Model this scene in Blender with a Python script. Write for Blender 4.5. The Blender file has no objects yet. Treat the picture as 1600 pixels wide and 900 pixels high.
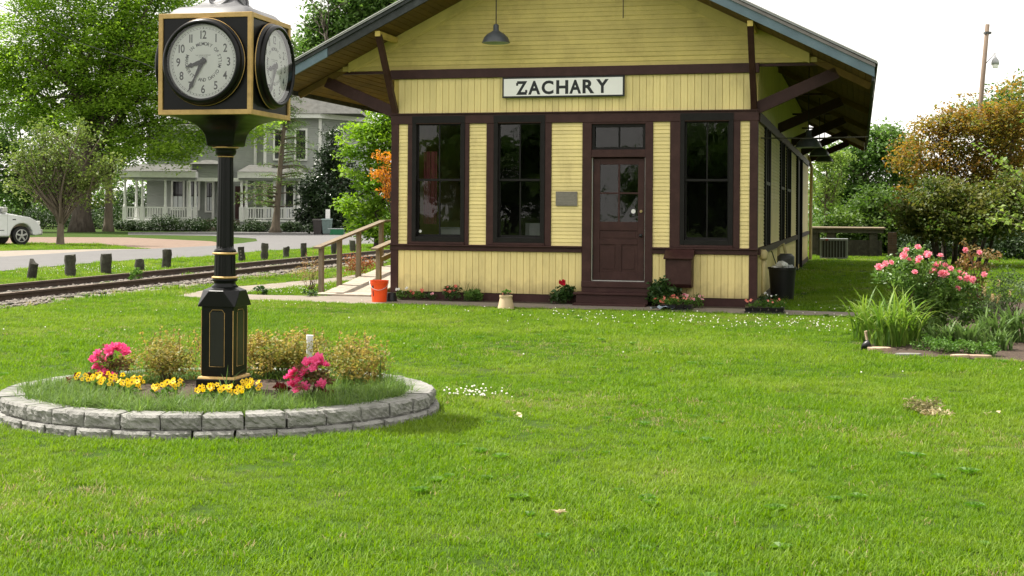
import bpy, bmesh, math, random
import numpy as np
from mathutils import Matrix, Vector, Euler

# ------------------------------------------------------------------ camera, sky, sun, exposure
SC = bpy.context.scene
COL = SC.collection
R = math.radians
FOCAL, HORIZON, ROLL, EYE = 2100.0, 329.0, R(0.4), 1.6      # focal length and horizon in pixels of a 1600 x 900 frame

cam_data = bpy.data.cameras.new('camera')
cam_data.sensor_width = 36.0
cam_data.lens = 36.0 * FOCAL / 1600.0
cam_data.shift_y = -(450.0 - HORIZON) / 1600.0
cam_data.clip_start = 0.1
cam_data.clip_end = 3000.0
cam = bpy.data.objects.new('camera', cam_data)
COL.objects.link(cam)
cr, sr = math.cos(ROLL), math.sin(ROLL)
cam.matrix_world = Matrix(((cr, -sr, 0, 0), (0, 0, -1, 0), (sr, cr, 0, EYE), (0, 0, 0, 1)))
SC.camera = cam

SUN_BEHIND, SUN_ELEV = R(24.0), R(60.0)          # the sun stands to the left, a little beyond the station front
sun_dir = Vector((-math.cos(SUN_BEHIND) * math.cos(SUN_ELEV), math.sin(SUN_BEHIND) * math.cos(SUN_ELEV), math.sin(SUN_ELEV)))
sun_data = bpy.data.lights.new('sun', 'SUN')
sun_data.energy = 4.8
sun_data.angle = R(1.5)
sun_data.color = (1.0, 0.95, 0.86)
sun = bpy.data.objects.new('sun', sun_data)
COL.objects.link(sun)
sun.rotation_euler = sun_dir.to_track_quat('Z', 'Y').to_euler()
sun.location = sun_dir * 200

world = bpy.data.worlds.new('World')
SC.world = world
world.use_nodes = True
wn, wl = world.node_tree.nodes, world.node_tree.links
wn.clear()
sky = wn.new('ShaderNodeTexSky')
sky.sky_type = 'NISHITA'
sky.sun_disc = False
sky.sun_elevation = SUN_ELEV
sky.sun_rotation = math.atan2(sun_dir.x, sun_dir.y)
sky.air_density = 1.0
sky.dust_density = 6.0
sky.ozone_density = 1.0
hz = wn.new('ShaderNodeMix'); hz.data_type = 'RGBA'
hz.inputs[0].default_value = 0.85                 # thin white overcast veil over the whole dome
wl.new(sky.outputs[0], hz.inputs[6])
hz.inputs[7].default_value = (9.7, 9.3, 8.7, 1)
bg = wn.new('ShaderNodeBackground')
bg.inputs[1].default_value = 0.098
wout = wn.new('ShaderNodeOutputWorld')
wl.new(hz.outputs[2], bg.inputs[0])
wl.new(bg.outputs[0], wout.inputs[0])

vs = SC.view_settings
vs.view_transform = 'Standard'
vs.look = 'None'
vs.exposure = 0.95
vs.gamma = 1.0
vs.use_curve_mapping = False
SC.cycles.max_bounces = 8
SC.cycles.diffuse_bounces = 4
SC.cycles.transparent_max_bounces = 16

# ------------------------------------------------------------------ helpers
rnd = random.Random(7)
NR = np.random.default_rng(11)


def ray(px, py):
    a, b = (px - 800) / FOCAL, -(py - HORIZON) / FOCAL
    return Vector((a * cr - b * sr, 1.0, a * sr + b * cr))


def G(px, py, z=0.0):
    """point of the plane at height z that a measured spot of the photograph stands on"""
    d = ray(px, py)
    return Vector((0, 0, EYE)) + d * ((z - EYE) / d.z)


def W(px, py, depth):
    return Vector((0, 0, EYE)) + ray(px, py) * depth


class MB:
    """collects shapes; build() links them as one mesh object"""
    def __init__(s):
        s.v, s.f = [], []

    def add(s, verts, faces, m=None):
        n = len(s.v)
        if m is not None:
            verts = [m @ Vector(p) for p in verts]
        s.v += [tuple(p) for p in verts]
        s.f += [tuple(i + n for i in f) for f in faces]
        return s

    def box(s, x0, x1, y0, y1, z0, z1, m=None):
        v = [(x0, y0, z0), (x1, y0, z0), (x1, y1, z0), (x0, y1, z0), (x0, y0, z1), (x1, y0, z1), (x1, y1, z1), (x0, y1, z1)]
        return s.add(v, [(0, 3, 2, 1), (4, 5, 6, 7), (0, 1, 5, 4), (1, 2, 6, 5), (2, 3, 7, 6), (3, 0, 4, 7)], m)

    def frustum(s, w0, d0, z0, w1, d1, z1, m=None):
        v = []
        for w, d, z in ((w0, d0, z0), (w1, d1, z1)):
            v += [(-w / 2, -d / 2, z), (w / 2, -d / 2, z), (w / 2, d / 2, z), (-w / 2, d / 2, z)]
        return s.add(v, [(0, 3, 2, 1), (4, 5, 6, 7), (0, 1, 5, 4), (1, 2, 6, 5), (2, 3, 7, 6), (3, 0, 4, 7)], m)

    def beam(s, p, q, w, h, up=(0, 0, 1)):
        """bar of section w x h from p to q"""
        p, q = Vector(p), Vector(q)
        d = (q - p)
        L = d.length
        d.normalize()
        x = d.cross(Vector(up))
        if x.length < 1e-4:
            x = d.cross(Vector((1, 0, 0)))
        x.normalize()
        z = x.cross(d)
        m = Matrix((x, d, z)).transposed().to_4x4()
        m.translation = p
        return s.box(-w / 2, w / 2, 0, L, -h / 2, h / 2, m)

    def tube(s, pts, radii, n=8, caps=True):
        pts = [Vector(p) for p in pts]
        if not hasattr(radii, '__len__'):
            radii = [radii] * len(pts)
        base = len(s.v)
        ref = Vector((0.31, 0.77, 0.55))
        for i, p in enumerate(pts):
            d = (pts[min(i + 1, len(pts) - 1)] - pts[max(i - 1, 0)]).normalized()
            a = d.cross(ref)
            if a.length < 0.05:
                a = d.cross(Vector((1, 0, 0)))
            a.normalize()
            b = d.cross(a)
            for k in range(n):
                t = 2 * math.pi * k / n
                s.v.append(tuple(p + (a * math.cos(t) + b * math.sin(t)) * radii[i]))
        for i in range(len(pts) - 1):
            for k in range(n):
                k2 = (k + 1) % n
                s.f.append((base + i * n + k, base + i * n + k2, base + (i + 1) * n + k2, base + (i + 1) * n + k))
        if caps:
            s.f.append(tuple(base + k for k in range(n))[::-1])
            s.f.append(tuple(base + (len(pts) - 1) * n + k for k in range(n)))
        return s

    def lathe(s, prof, n=24, m=None, caps=True):
        v, f = [], []
        for r, z in prof:
            for k in range(n):
                t = 2 * math.pi * k / n
                v.append((r * math.cos(t), r * math.sin(t), z))
        for i in range(len(prof) - 1):
            for k in range(n):
                k2 = (k + 1) % n
                f.append((i * n + k, i * n + k2, (i + 1) * n + k2, (i + 1) * n + k))
        if caps:
            f.append(tuple(range(n))[::-1])
            f.append(tuple((len(prof) - 1) * n + k for k in range(n)))
        return s.add(v, f, m)

    def prism(s, poly, d0, d1, axis='y', m=None):
        """extrude a polygon given in the two other axes from d0 to d1 along axis"""
        n = len(poly)
        def P(a, b, d):
            return (a, d, b) if axis == 'y' else ((d, a, b) if axis == 'x' else (a, b, d))
        v = [P(a, b, d0) for a, b in poly] + [P(a, b, d1) for a, b in poly]
        f = [tuple(range(n)), tuple(range(n, 2 * n))[::-1]]
        for i in range(n):
            j = (i + 1) % n
            f.append((i, i + n, j + n, j))
        return s.add(v, f, m)

    def mesh(s, name, mat=None, smooth=False):
        me = bpy.data.meshes.new(name)
        me.from_pydata(s.v, [], s.f)
        bm = bmesh.new(); bm.from_mesh(me)
        bmesh.ops.recalc_face_normals(bm, faces=bm.faces)
        bm.to_mesh(me); bm.free()
        if mat: me.materials.append(mat)
        if smooth:
            me.polygons.foreach_set('use_smooth', [True] * len(me.polygons))
        me.update()
        return me

    def build(s, name, mat, parent=None, loc=(0, 0, 0), rot=(0, 0, 0), smooth=False, bevel=0.0, autosmooth=None):
        return obj(name, s.mesh(name, mat, smooth), parent, loc, rot, bevel, autosmooth)


def obj(name, me, parent=None, loc=(0, 0, 0), rot=(0, 0, 0), bevel=0.0, autosmooth=None):
    o = bpy.data.objects.new(name, me)
    COL.objects.link(o)
    o.location = loc
    o.rotation_euler = rot
    if parent: o.parent = parent
    if bevel:
        b = o.modifiers.new('bevel', 'BEVEL'); b.width = bevel; b.segments = 2; b.limit_method = 'ANGLE'
    if autosmooth:
        me.polygons.foreach_set('use_smooth', [True] * len(me.polygons))
        e = o.modifiers.new('split', 'EDGE_SPLIT'); e.split_angle = R(autosmooth)
    return o


def tag(o, label, cat, group=None):
    o['label'] = label
    o['category'] = cat
    if group: o['group'] = group
    return o


def kind(o, k):
    o['kind'] = k
    return o


def thing(name, label, cat, loc=(0, 0, 0), rz=0.0, group=None):
    o = bpy.data.objects.new(name, None)
    COL.objects.link(o)
    o.empty_display_size = 0.2
    o.location = loc
    o.rotation_euler = (0, 0, rz)
    return tag(o, label, cat, group)


def copy_tree(o, parent=None):
    c = o.copy()
    COL.objects.link(c)
    c.parent = parent
    for ch in o.children:
        if ch is not c:
            copy_tree(ch, c)
    return c


# ------------------------------------------------------------------ materials
def mat(name, color, rough=0.6, var=0.18, scale=6.0, stain=0.0, stain_color=(0.05, 0.045, 0.035), stain_scale=1.3, bump=0.0,
        bump_scale=40.0, spec=0.4, metal=0.0, stretch=(1, 1, 1), rand=0.0, stain_lo=0.5, stain_hi=0.75):
    m = bpy.data.materials.new(name)
    m.use_nodes = True
    n, l = m.node_tree.nodes, m.node_tree.links
    p = n['Principled BSDF']
    p.inputs['Roughness'].default_value = rough
    p.inputs['Specular IOR Level'].default_value = spec
    p.inputs['Metallic'].default_value = metal
    g = n.new('ShaderNodeNewGeometry')
    mp = n.new('ShaderNodeMapping')
    mp.inputs['Scale'].default_value = stretch
    l.new(g.outputs['Position'], mp.inputs['Vector'])
    nz = n.new('ShaderNodeTexNoise')
    nz.inputs['Scale'].default_value = scale
    nz.inputs['Detail'].default_value = 5
    nz.inputs['Roughness'].default_value = 0.65
    l.new(mp.outputs[0], nz.inputs['Vector'])
    rmp = n.new('ShaderNodeMapRange')
    rmp.inputs[1].default_value = 0.3; rmp.inputs[2].default_value = 0.7
    rmp.inputs[3].default_value = 1 - var; rmp.inputs[4].default_value = 1 + var
    l.new(nz.outputs['Fac'], rmp.inputs[0])
    src = rmp.outputs[0]
    if rand:
        oi = n.new('ShaderNodeObjectInfo')
        rr = n.new('ShaderNodeMapRange')
        rr.inputs[3].default_value = 1 - rand; rr.inputs[4].default_value = 1 + rand
        l.new(oi.outputs['Random'], rr.inputs[0])
        mu = n.new('ShaderNodeMath'); mu.operation = 'MULTIPLY'
        l.new(src, mu.inputs[0]); l.new(rr.outputs[0], mu.inputs[1])
        src = mu.outputs[0]
    vm = n.new('ShaderNodeVectorMath'); vm.operation = 'SCALE'
    vm.inputs[0].default_value = color
    l.new(src, vm.inputs['Scale'])
    out = vm.outputs[0]
    if stain:
        n2 = n.new('ShaderNodeTexNoise')
        n2.inputs['Scale'].default_value = stain_scale
        n2.inputs['Detail'].default_value = 8
        n2.inputs['Roughness'].default_value = 0.7
        l.new(mp.outputs[0], n2.inputs['Vector'])
        r2 = n.new('ShaderNodeMapRange')
        r2.inputs[1].default_value = stain_lo; r2.inputs[2].default_value = stain_hi
        r2.inputs[3].default_value = 0; r2.inputs[4].default_value = stain
        l.new(n2.outputs['Fac'], r2.inputs[0])
        mx = n.new('ShaderNodeMix'); mx.data_type = 'RGBA'
        l.new(r2.outputs[0], mx.inputs[0]); l.new(out, mx.inputs[6])
        mx.inputs[7].default_value = (*stain_color, 1)
        out = mx.outputs[2]
    l.new(out, p.inputs['Base Color'])
    if bump:
        n3 = n.new('ShaderNodeTexNoise')
        n3.inputs['Scale'].default_value = bump_scale
        n3.inputs['Detail'].default_value = 6
        l.new(mp.outputs[0], n3.inputs['Vector'])
        b = n.new('ShaderNodeBump')
        b.inputs['Strength'].default_value = bump
        b.inputs['Distance'].default_value = 0.02
        l.new(n3.outputs['Fac'], b.inputs['Height'])
        l.new(b.outputs[0], p.inputs['Normal'])
    return m


def leaf_mat(name, c1, c2, trans=0.35, rough=0.5, spec=0.25, big=0.0, big_color=None, big_scale=0.3, inst=False):
    """leaf: colour runs from c1 to c2 by leaf, light also passes through it"""
    m = bpy.data.materials.new(name)
    m.use_nodes = True
    n, l = m.node_tree.nodes, m.node_tree.links
    n.clear()
    out = n.new('ShaderNodeOutputMaterial')
    p = n.new('ShaderNodeBsdfPrincipled')
    p.inputs['Roughness'].default_value = rough
    p.inputs['Specular IOR Level'].default_value = spec
    if inst:
        a = n.new('ShaderNodeObjectInfo'); fac = a.outputs['Random']
        a2 = n.new('ShaderNodeAttribute'); a2.attribute_name = 'tint'
        mm = n.new('ShaderNodeMath'); mm.operation = 'MULTIPLY_ADD'
        l.new(fac, mm.inputs[0]); mm.inputs[1].default_value = 0.45
        m3 = n.new('ShaderNodeMath'); m3.operation = 'MULTIPLY'
        l.new(a2.outputs['Fac'], m3.inputs[0]); m3.inputs[1].default_value = 0.55
        l.new(m3.outputs[0], mm.inputs[2])
        fac = mm.outputs[0]
    else:
        a = n.new('ShaderNodeAttribute'); a.attribute_name = 'tint'; fac = a.outputs['Fac']
    mx = n.new('ShaderNodeMix'); mx.data_type = 'RGBA'
    l.new(fac, mx.inputs[0])
    mx.inputs[6].default_value = (*c1, 1); mx.inputs[7].default_value = (*c2, 1)
    col = mx.outputs[2]
    if big:
        g = n.new('ShaderNodeNewGeometry')
        nz = n.new('ShaderNodeTexNoise'); nz.inputs['Scale'].default_value = big_scale; nz.inputs['Detail'].default_value = 6
        nz.inputs['Roughness'].default_value = 0.65
        l.new(g.outputs['Position'], nz.inputs['Vector'])
        r = n.new('ShaderNodeMapRange'); r.inputs[1].default_value = 0.45; r.inputs[2].default_value = 0.68; r.inputs[4].default_value = big
        l.new(nz.outputs['Fac'], r.inputs[0])
        m2 = n.new('ShaderNodeMix'); m2.data_type = 'RGBA'
        l.new(r.outputs[0], m2.inputs[0]); l.new(col, m2.inputs[6]); m2.inputs[7].default_value = (*big_color, 1)
        col = m2.outputs[2]
    l.new(col, p.inputs['Base Color'])
    t = n.new('ShaderNodeBsdfTranslucent')
    hs = n.new('ShaderNodeHueSaturation'); hs.inputs['Saturation'].default_value = 1.1; hs.inputs['Value'].default_value = 1.5
    l.new(col, hs.inputs['Color']); l.new(hs.outputs[0], t.inputs['Color'])
    ms = n.new('ShaderNodeMixShader'); ms.inputs[0].default_value = trans
    l.new(p.outputs[0], ms.inputs[1]); l.new(t.outputs[0], ms.inputs[2])
    l.new(ms.outputs[0], out.inputs[0])
    return m


def glass_mat(name, tint=(0.9, 0.92, 0.92), waviness=0.0):
    m = bpy.data.materials.new(name)
    m.use_nodes = True
    n, l = m.node_tree.nodes, m.node_tree.links
    n.clear()
    out = n.new('ShaderNodeOutputMaterial')
    tr = n.new('ShaderNodeBsdfTransparent'); tr.inputs[0].default_value = (*tint, 1)
    gl = n.new('ShaderNodeBsdfGlossy'); gl.inputs['Roughness'].default_value = 0.02
    fr = n.new('ShaderNodeFresnel'); fr.inputs[0].default_value = 1.52
    mul = n.new('ShaderNodeMath'); mul.operation = 'MULTIPLY'; mul.inputs[1].default_value = 1.15
    l.new(fr.outputs[0], mul.inputs[0])
    if waviness:
        nz = n.new('ShaderNodeTexNoise'); nz.inputs['Scale'].default_value = 3.5
        g = n.new('ShaderNodeNewGeometry'); l.new(g.outputs['Position'], nz.inputs['Vector'])
        b = n.new('ShaderNodeBump'); b.inputs['Strength'].default_value = waviness; b.inputs['Distance'].default_value = 0.02
        l.new(nz.outputs['Fac'], b.inputs['Height']); l.new(b.outputs[0], gl.inputs['Normal'])
    ms = n.new('ShaderNodeMixShader')
    l.new(mul.outputs[0], ms.inputs[0]); l.new(tr.outputs[0], ms.inputs[1]); l.new(gl.outputs[0], ms.inputs[2])
    l.new(ms.outputs[0], out.inputs[0])
    return m


YELLOW = mat('yellow_paint', (0.79, 0.655, 0.285), 0.55, 0.08, 3.0, 0.6, (0.40, 0.31, 0.13), 2.6, 0.12, 60, rand=0.07, stretch=(1, 1, 0.35), stain_lo=0.52, stain_hi=0.8)
YELLOW_GABLE = mat('shade_toned_yellow_paint', (0.56, 0.46, 0.145), 0.6, 0.10, 3.0, 0.55, (0.28, 0.21, 0.06), 1.6, 0.15, 50, rand=0.09)  # wall yellow darkened in colour to imitate shade under the gable overhang
YELLOW_OLD = mat('weathered_yellow_paint', (0.52, 0.40, 0.10), 0.6, 0.12, 3.0, 0.6, (0.22, 0.15, 0.04), 1.4, 0.15, 50, rand=0.10)
SOFFIT = mat('weathered_shade_toned_soffit', (0.13, 0.08, 0.014), 0.8, 0.2, 3.0, 0.7, (0.04, 0.027, 0.010), 1.2, 0.15, 50, rand=0.15)  # weathered ochre, darkened further in colour to imitate shade under the eaves
BROWN = mat('brown_paint', (0.044, 0.0175, 0.0155), 0.5, 0.2, 5.0, 0.22, (0.085, 0.05, 0.04), 5.0, 0.12, 50, spec=0.25)
BLACK_WOOD = mat('black_frame_paint', (0.009, 0.008, 0.0075), 0.5, 0.3, 8.0, 0.25, (0.05, 0.05, 0.047), 14.0, 0.1, 60, stain_lo=0.64, spec=0.2)
BLUE = mat('blue_grey_paint', (0.115, 0.175, 0.215), 0.5, 0.15, 3.0, 0.5, (0.30, 0.34, 0.36), 3.5, 0.12, 40, stain_lo=0.58)
DARK_FASCIA = mat('weathered_dark_board', (0.030, 0.035, 0.036), 0.7, 0.3, 4.0, 0.4, (0.1, 0.11, 0.11), 4.0, 0.15, 40)
ROOF_METAL = mat('roof_metal', (0.30, 0.31, 0.31), 0.4, 0.2, 2.0, 0.4, (0.12, 0.09, 0.07), 1.0, 0.05, 30, metal=0.4)
WHITE = mat('white_paint', (0.74, 0.74, 0.72), 0.5, 0.06, 4.0, 0.3, (0.45, 0.45, 0.42), 6.0, 0.05, 50)
SIGN_WHITE = mat('sign_white', (0.84, 0.84, 0.82), 0.5, 0.03, 4.0, 0.25, (0.55, 0.53, 0.48), 9.0, 0.05, 50, stain_lo=0.62)
SIGN_BLACK = mat('black_lettering', (0.012, 0.014, 0.016), 0.5, 0.1)
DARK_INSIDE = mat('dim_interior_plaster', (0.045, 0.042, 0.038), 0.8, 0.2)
GLASS = glass_mat('window_glass', (0.72, 0.75, 0.75), 0.06)
CLOCK_BLACK = mat('black_gloss_paint', (0.0045, 0.0048, 0.005), 0.3, 0.2, 6.0, 0.2, (0.012, 0.012, 0.012), 7.0, spec=0.22)
GOLD = mat('gold_paint', (0.50, 0.33, 0.12), 0.45, 0.15, 14.0, 0.4, (0.25, 0.15, 0.05), 22.0, metal=0.1)
DIAL_WHITE = mat('dial_white', (0.90, 0.90, 0.88), 0.4, 0.02, 5.0)
DIAL_INK = mat('dial_print', (0.05, 0.052, 0.055), 0.5, 0.1)
CONCRETE = mat('concrete', (0.21, 0.18, 0.145), 0.9, 0.15, 3.0, 0.5, (0.15, 0.125, 0.10), 1.1, 0.35, 60)
BLOCK = mat('grey_split_block', (0.235, 0.23, 0.215), 0.95, 0.28, 14.0, 0.6, (0.15, 0.148, 0.135), 7.0, 0.5, 90, rand=0.12)
SOIL = mat('dark_mulch', (0.055, 0.036, 0.025), 0.95, 0.5, 25.0, 0.5, (0.14, 0.10, 0.07), 18.0, 0.8, 60)
ASPHALT = mat('grey_asphalt', (0.115, 0.112, 0.11), 0.9, 0.12, 2.0, 0.4, (0.08, 0.075, 0.072), 0.25, 0.2, 60)
DIRT = mat('pale_dirt', (0.165, 0.115, 0.085), 0.95, 0.2, 2.0, 0.6, (0.16, 0.10, 0.065), 0.35, 0.3, 20)
WOOD_GREY = mat('weathered_timber', (0.20, 0.155, 0.10), 0.8, 0.25, 9.0, 0.5, (0.09, 0.085, 0.06), 5.0, 0.3, 60, rand=0.12, stretch=(1, 1, 0.3))
DECK_WOOD = mat('pale_deck_boards', (0.36, 0.31, 0.25), 0.85, 0.2, 7.0, 0.4, (0.2, 0.17, 0.13), 4.0, 0.2, 60, rand=0.12)
POST_DARK = mat('creosote_post', (0.040, 0.038, 0.028), 0.9, 0.4, 8.0, 0.5, (0.12, 0.13, 0.09), 6.0, 0.5, 30, rand=0.3)
RAIL_STEEL = mat('rusty_rail', (0.055, 0.036, 0.028), 0.7, 0.3, 5.0, 0.4, (0.11, 0.06, 0.04), 3.0, 0.2, 40)
RAIL_HEAD = mat('worn_rail_head', (0.26, 0.19, 0.14), 0.4, 0.2, 4.0, metal=0.6)
GRAVEL = mat('ballast_stone', (0.21, 0.185, 0.16), 0.95, 0.35, 30.0, 0.3, (0.16, 0.13, 0.10), 2.0, 0.5, 50)
GROUND = mat('turf_soil', (0.035, 0.065, 0.010), 0.95, 0.35, 5.0, 0.6, (0.10, 0.105, 0.03), 0.7, 0.5, 60, spec=0.08)
BARK = mat('grey_brown_bark', (0.060, 0.048, 0.036), 0.95, 0.4, 6.0, 0.4, (0.13, 0.12, 0.10), 3.0, 0.7, 14, stretch=(1, 1, 0.3))
BARK_PALE = mat('pale_grey_bark', (0.13, 0.105, 0.075), 0.95, 0.3, 6.0, 0.4, (0.07, 0.06, 0.05), 5.0, 0.5, 14, stretch=(1, 1, 0.3))
STEM = mat('green_stem', (0.06, 0.09, 0.025), 0.7, 0.3)
STEM_BROWN = mat('brown_twig', (0.075, 0.05, 0.032), 0.85, 0.3)
BLACK_PLASTIC = mat('black_plastic', (0.010, 0.010, 0.011), 0.4, 0.2)
HOUSE_GREY = mat('grey_clapboard_paint', (0.29, 0.305, 0.285), 0.6, 0.08, 1.5)
HOUSE_ROOF = mat('dark_shingles', (0.085, 0.085, 0.078), 0.9, 0.3, 3.0, 0.4, (0.10, 0.09, 0.07), 1.0)
HOUSE_DARK = mat('dark_window_glass', (0.012, 0.014, 0.015), 0.08, 0.2, spec=0.6)
CURTAIN = mat('white_curtain', (0.62, 0.64, 0.66), 0.7, 0.1)


def splash(m, z0, z1, color, amount):
    """rain splash and green grime that creeps up from the ground line in ragged patches"""
    n, l = m.node_tree.nodes, m.node_tree.links
    p = n['Principled BSDF']
    old = p.inputs['Base Color'].links[0].from_socket
    g = n.new('ShaderNodeNewGeometry'); sp = n.new('ShaderNodeSeparateXYZ'); l.new(g.outputs['Position'], sp.inputs[0])
    nz = n.new('ShaderNodeTexNoise'); nz.inputs['Scale'].default_value = 5.0; nz.inputs['Detail'].default_value = 8; l.new(g.outputs['Position'], nz.inputs['Vector'])
    a = n.new('ShaderNodeMath'); a.operation = 'MULTIPLY_ADD'; l.new(nz.outputs['Fac'], a.inputs[0]); a.inputs[1].default_value = -0.9 * (z1 - z0) * 2; l.new(sp.outputs[2], a.inputs[2])
    r = n.new('ShaderNodeMapRange'); r.inputs[1].default_value = z1 - 0.9 * (z1 - z0); r.inputs[2].default_value = z0 - 0.9 * (z1 - z0); r.inputs[4].default_value = amount
    l.new(a.outputs[0], r.inputs[0])
    mx = n.new('ShaderNodeMix'); mx.data_type = 'RGBA'; l.new(r.outputs[0], mx.inputs[0]); l.new(old, mx.inputs[6]); mx.inputs[7].default_value = (*color, 1)
    l.new(mx.outputs[2], p.inputs['Base Color'])
splash(YELLOW, 0.12, 0.42, (0.26, 0.19, 0.09), 0.6)


# ------------------------------------------------------------------ foliage helpers
def leaves(name, centers, sizes, mat_, parent=None, up=0.5, aspect=0.5, tint=None, rng=NR, dirs=None, droop=0.0):
    """one folded leaf (two triangles) at every centre"""
    c = np.asarray(centers, dtype=np.float64)
    N = len(c)
    sizes = np.broadcast_to(np.asarray(sizes, dtype=np.float64), (N,))
    nrm = rng.normal(size=(N, 3)); nrm[:, 2] = np.abs(nrm[:, 2]) + up
    nrm /= np.linalg.norm(nrm, axis=1)[:, None]
    if dirs is None:
        t = rng.normal(size=(N, 3))
    else:
        t = np.asarray(dirs) + rng.normal(size=(N, 3)) * 0.35
    t[:, 2] -= droop
    t -= nrm * np.sum(t * nrm, axis=1)[:, None]
    t /= (np.linalg.norm(t, axis=1)[:, None] + 1e-9)
    b = np.cross(nrm, t)
    s = sizes[:, None]
    wob = rng.uniform(0.75, 1.25, size=(N, 1))
    v = np.empty((N, 4, 3))
    v[:, 0] = c - t * s * 0.5
    v[:, 1] = c + b * s * 0.5 * aspect * wob + nrm * s * 0.10
    v[:, 2] = c + t * s * 0.5 - nrm * s * 0.08
    v[:, 3] = c - b * s * 0.5 * aspect * wob + nrm * s * 0.10
    me = bpy.data.meshes.new(name)
    me.vertices.add(N * 4)
    me.vertices.foreach_set('co', v.reshape(-1))
    idx = np.arange(N)[:, None] * 4
    tri = np.concatenate([idx + np.array([[0, 1, 2]]), idx + np.array([[0, 2, 3]])], axis=1).reshape(-1)
    me.loops.add(N * 6)
    me.loops.foreach_set('vertex_index', tri.astype(np.int32))
    me.polygons.add(N * 2)
    me.polygons.foreach_set('loop_start', (np.arange(N * 2) * 3).astype(np.int32))
    me.polygons.foreach_set('loop_total', np.full(N * 2, 3, dtype=np.int32))
    if tint is None:
        tint = rng.uniform(0, 1, N)
    a = me.attributes.new('tint', 'FLOAT', 'FACE')
    a.data.foreach_set('value', np.repeat(np.clip(tint, 0, 1), 2).astype(np.float32))
    me.update(calc_edges=True)
    me.materials.append(mat_)
    o = bpy.data.objects.new(name, me)
    COL.objects.link(o)
    if parent: o.parent = parent
    return o


def in_ellipsoids(ells, n, rng=NR, shell=0.45):
    """n points in a union of ellipsoids (cx, cy, cz, rx, ry, rz), denser towards the outside"""
    ells = np.asarray(ells, dtype=float)
    vol = ells[:, 3] * ells[:, 4] * ells[:, 5]
    k = rng.choice(len(ells), size=n, p=vol / vol.sum())
    d = rng.normal(size=(n, 3)); d /= np.linalg.norm(d, axis=1)[:, None]
    r = rng.uniform(0, 1, n) ** shell
    return ells[k, :3] + d * r[:, None] * ells[k, 3:]


def crown_points(ells, clumps, per, clump_r, rng=NR, flat=0.7, shell=0.4):
    cc = in_ellipsoids(ells, clumps, rng, shell)
    rr = clump_r * rng.uniform(0.6, 1.35, clumps)
    n = (per * (rr / clump_r) ** 2).astype(int) + 3
    k = np.repeat(np.arange(clumps), n)
    d = rng.normal(size=(len(k), 3)); d /= np.linalg.norm(d, axis=1)[:, None]
    r = rng.uniform(0, 1, len(k)) ** 0.55
    p = cc[k] + d * (r * rr[k])[:, None] * np.array([1, 1, flat])
    tint = np.clip(rng.uniform(0, 1, clumps)[k] * 0.55 + rng.uniform(0, 1, len(k)) * 0.45, 0, 1)
    return cc, p, tint


def limb(mb, a, b, r0, r1, rng, sag=0.1, seg=6, n=7):
    a, b = Vector(a), Vector(b)
    L = (b - a).length
    pts, rad = [], []
    off = Vector((rng.normal(), rng.normal(), rng.normal())) * L * 0.07
    for i in range(seg + 1):
        t = i / seg
        p = a.lerp(b, t) + off * math.sin(t * math.pi) + Vector((0, 0, 1)) * (sag * L * math.sin(t * math.pi))
        pts.append(p); rad.append(r0 + (r1 - r0) * t ** 0.8)
    mb.tube(pts, rad, n)


def tree(name, label, loc, ells, clumps, per, clump_r, leaf, lmat, trunk_r=0.3, trunk_h=None, bark=BARK, group=None, limbs=14, up=0.5,
         aspect=0.55, seed=1, lean=(0, 0), flat=0.7, shell=0.4, twigs=0, droop=0.0, trunks=None, cat='tree', splay=0.35):
    rng = np.random.default_rng(seed)
    t = thing(name, label, cat, loc, 0, group)
    cc, p, tint = crown_points(ells, clumps, per, clump_r, rng, flat, shell)
    e = np.asarray(ells, float)
    top = float((e[:, 2] + e[:, 5]).max())
    low = float((e[:, 2] - e[:, 5]).min())
    if trunk_h is None: trunk_h = low + (top - low) * 0.35
    cx, cy = float(e[:, 0].mean()) * 0.3 + lean[0], float(e[:, 1].mean()) * 0.3 + lean[1]
    mb = MB()
    starts = []
    for (ox, oy, tr) in (trunks or [(0, 0, trunk_r)]):
        pts, rad = [], []
        for i in range(9):
            s = i / 8
            z = -0.15 + (trunk_h + 0.15) * s
            pts.append((ox + cx * s ** 1.5 + ox * splay * s * 2 + 0.10 * tr * math.sin(3 * s + seed), oy + cy * s ** 1.5 + oy * splay * s * 2, z))
            flare = 1 + 0.55 * math.exp(-s * 14)
            rad.append(tr * flare * (1 - 0.4 * s))
        mb.tube(pts, rad, 12)
        starts.append((pts, rad))
    order = rng.permutation(len(cc))[:limbs]
    for q, i in enumerate(order):
        pts, rad = starts[q % len(starts)]
        k = int(rng.integers(4, 9))
        r0 = rad[k] * float(rng.uniform(0.35, 0.6))
        limb(mb, pts[k], cc[i], r0, max(0.012, r0 * 0.18), rng, sag=0.08)
        for _ in range(twigs):
            j = int(np.argmin(np.linalg.norm(cc - cc[rng.integers(len(cc))] * 0.5 - cc[i] * 0.5, axis=1)))
            m0 = Vector(pts[k]).lerp(Vector(cc[i]), float(rng.uniform(0.4, 0.8)))
            limb(mb, m0, cc[j], r0 * 0.45, max(0.01, r0 * 0.1), rng, sag=0.03, seg=4, n=5)
    mb.build('trunk', bark, t, smooth=True)
    leaves('crown', p, leaf * rng.uniform(0.7, 1.3, len(p)), lmat, t, up=up, aspect=aspect, tint=tint, rng=rng, droop=droop)
    return t


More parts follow.
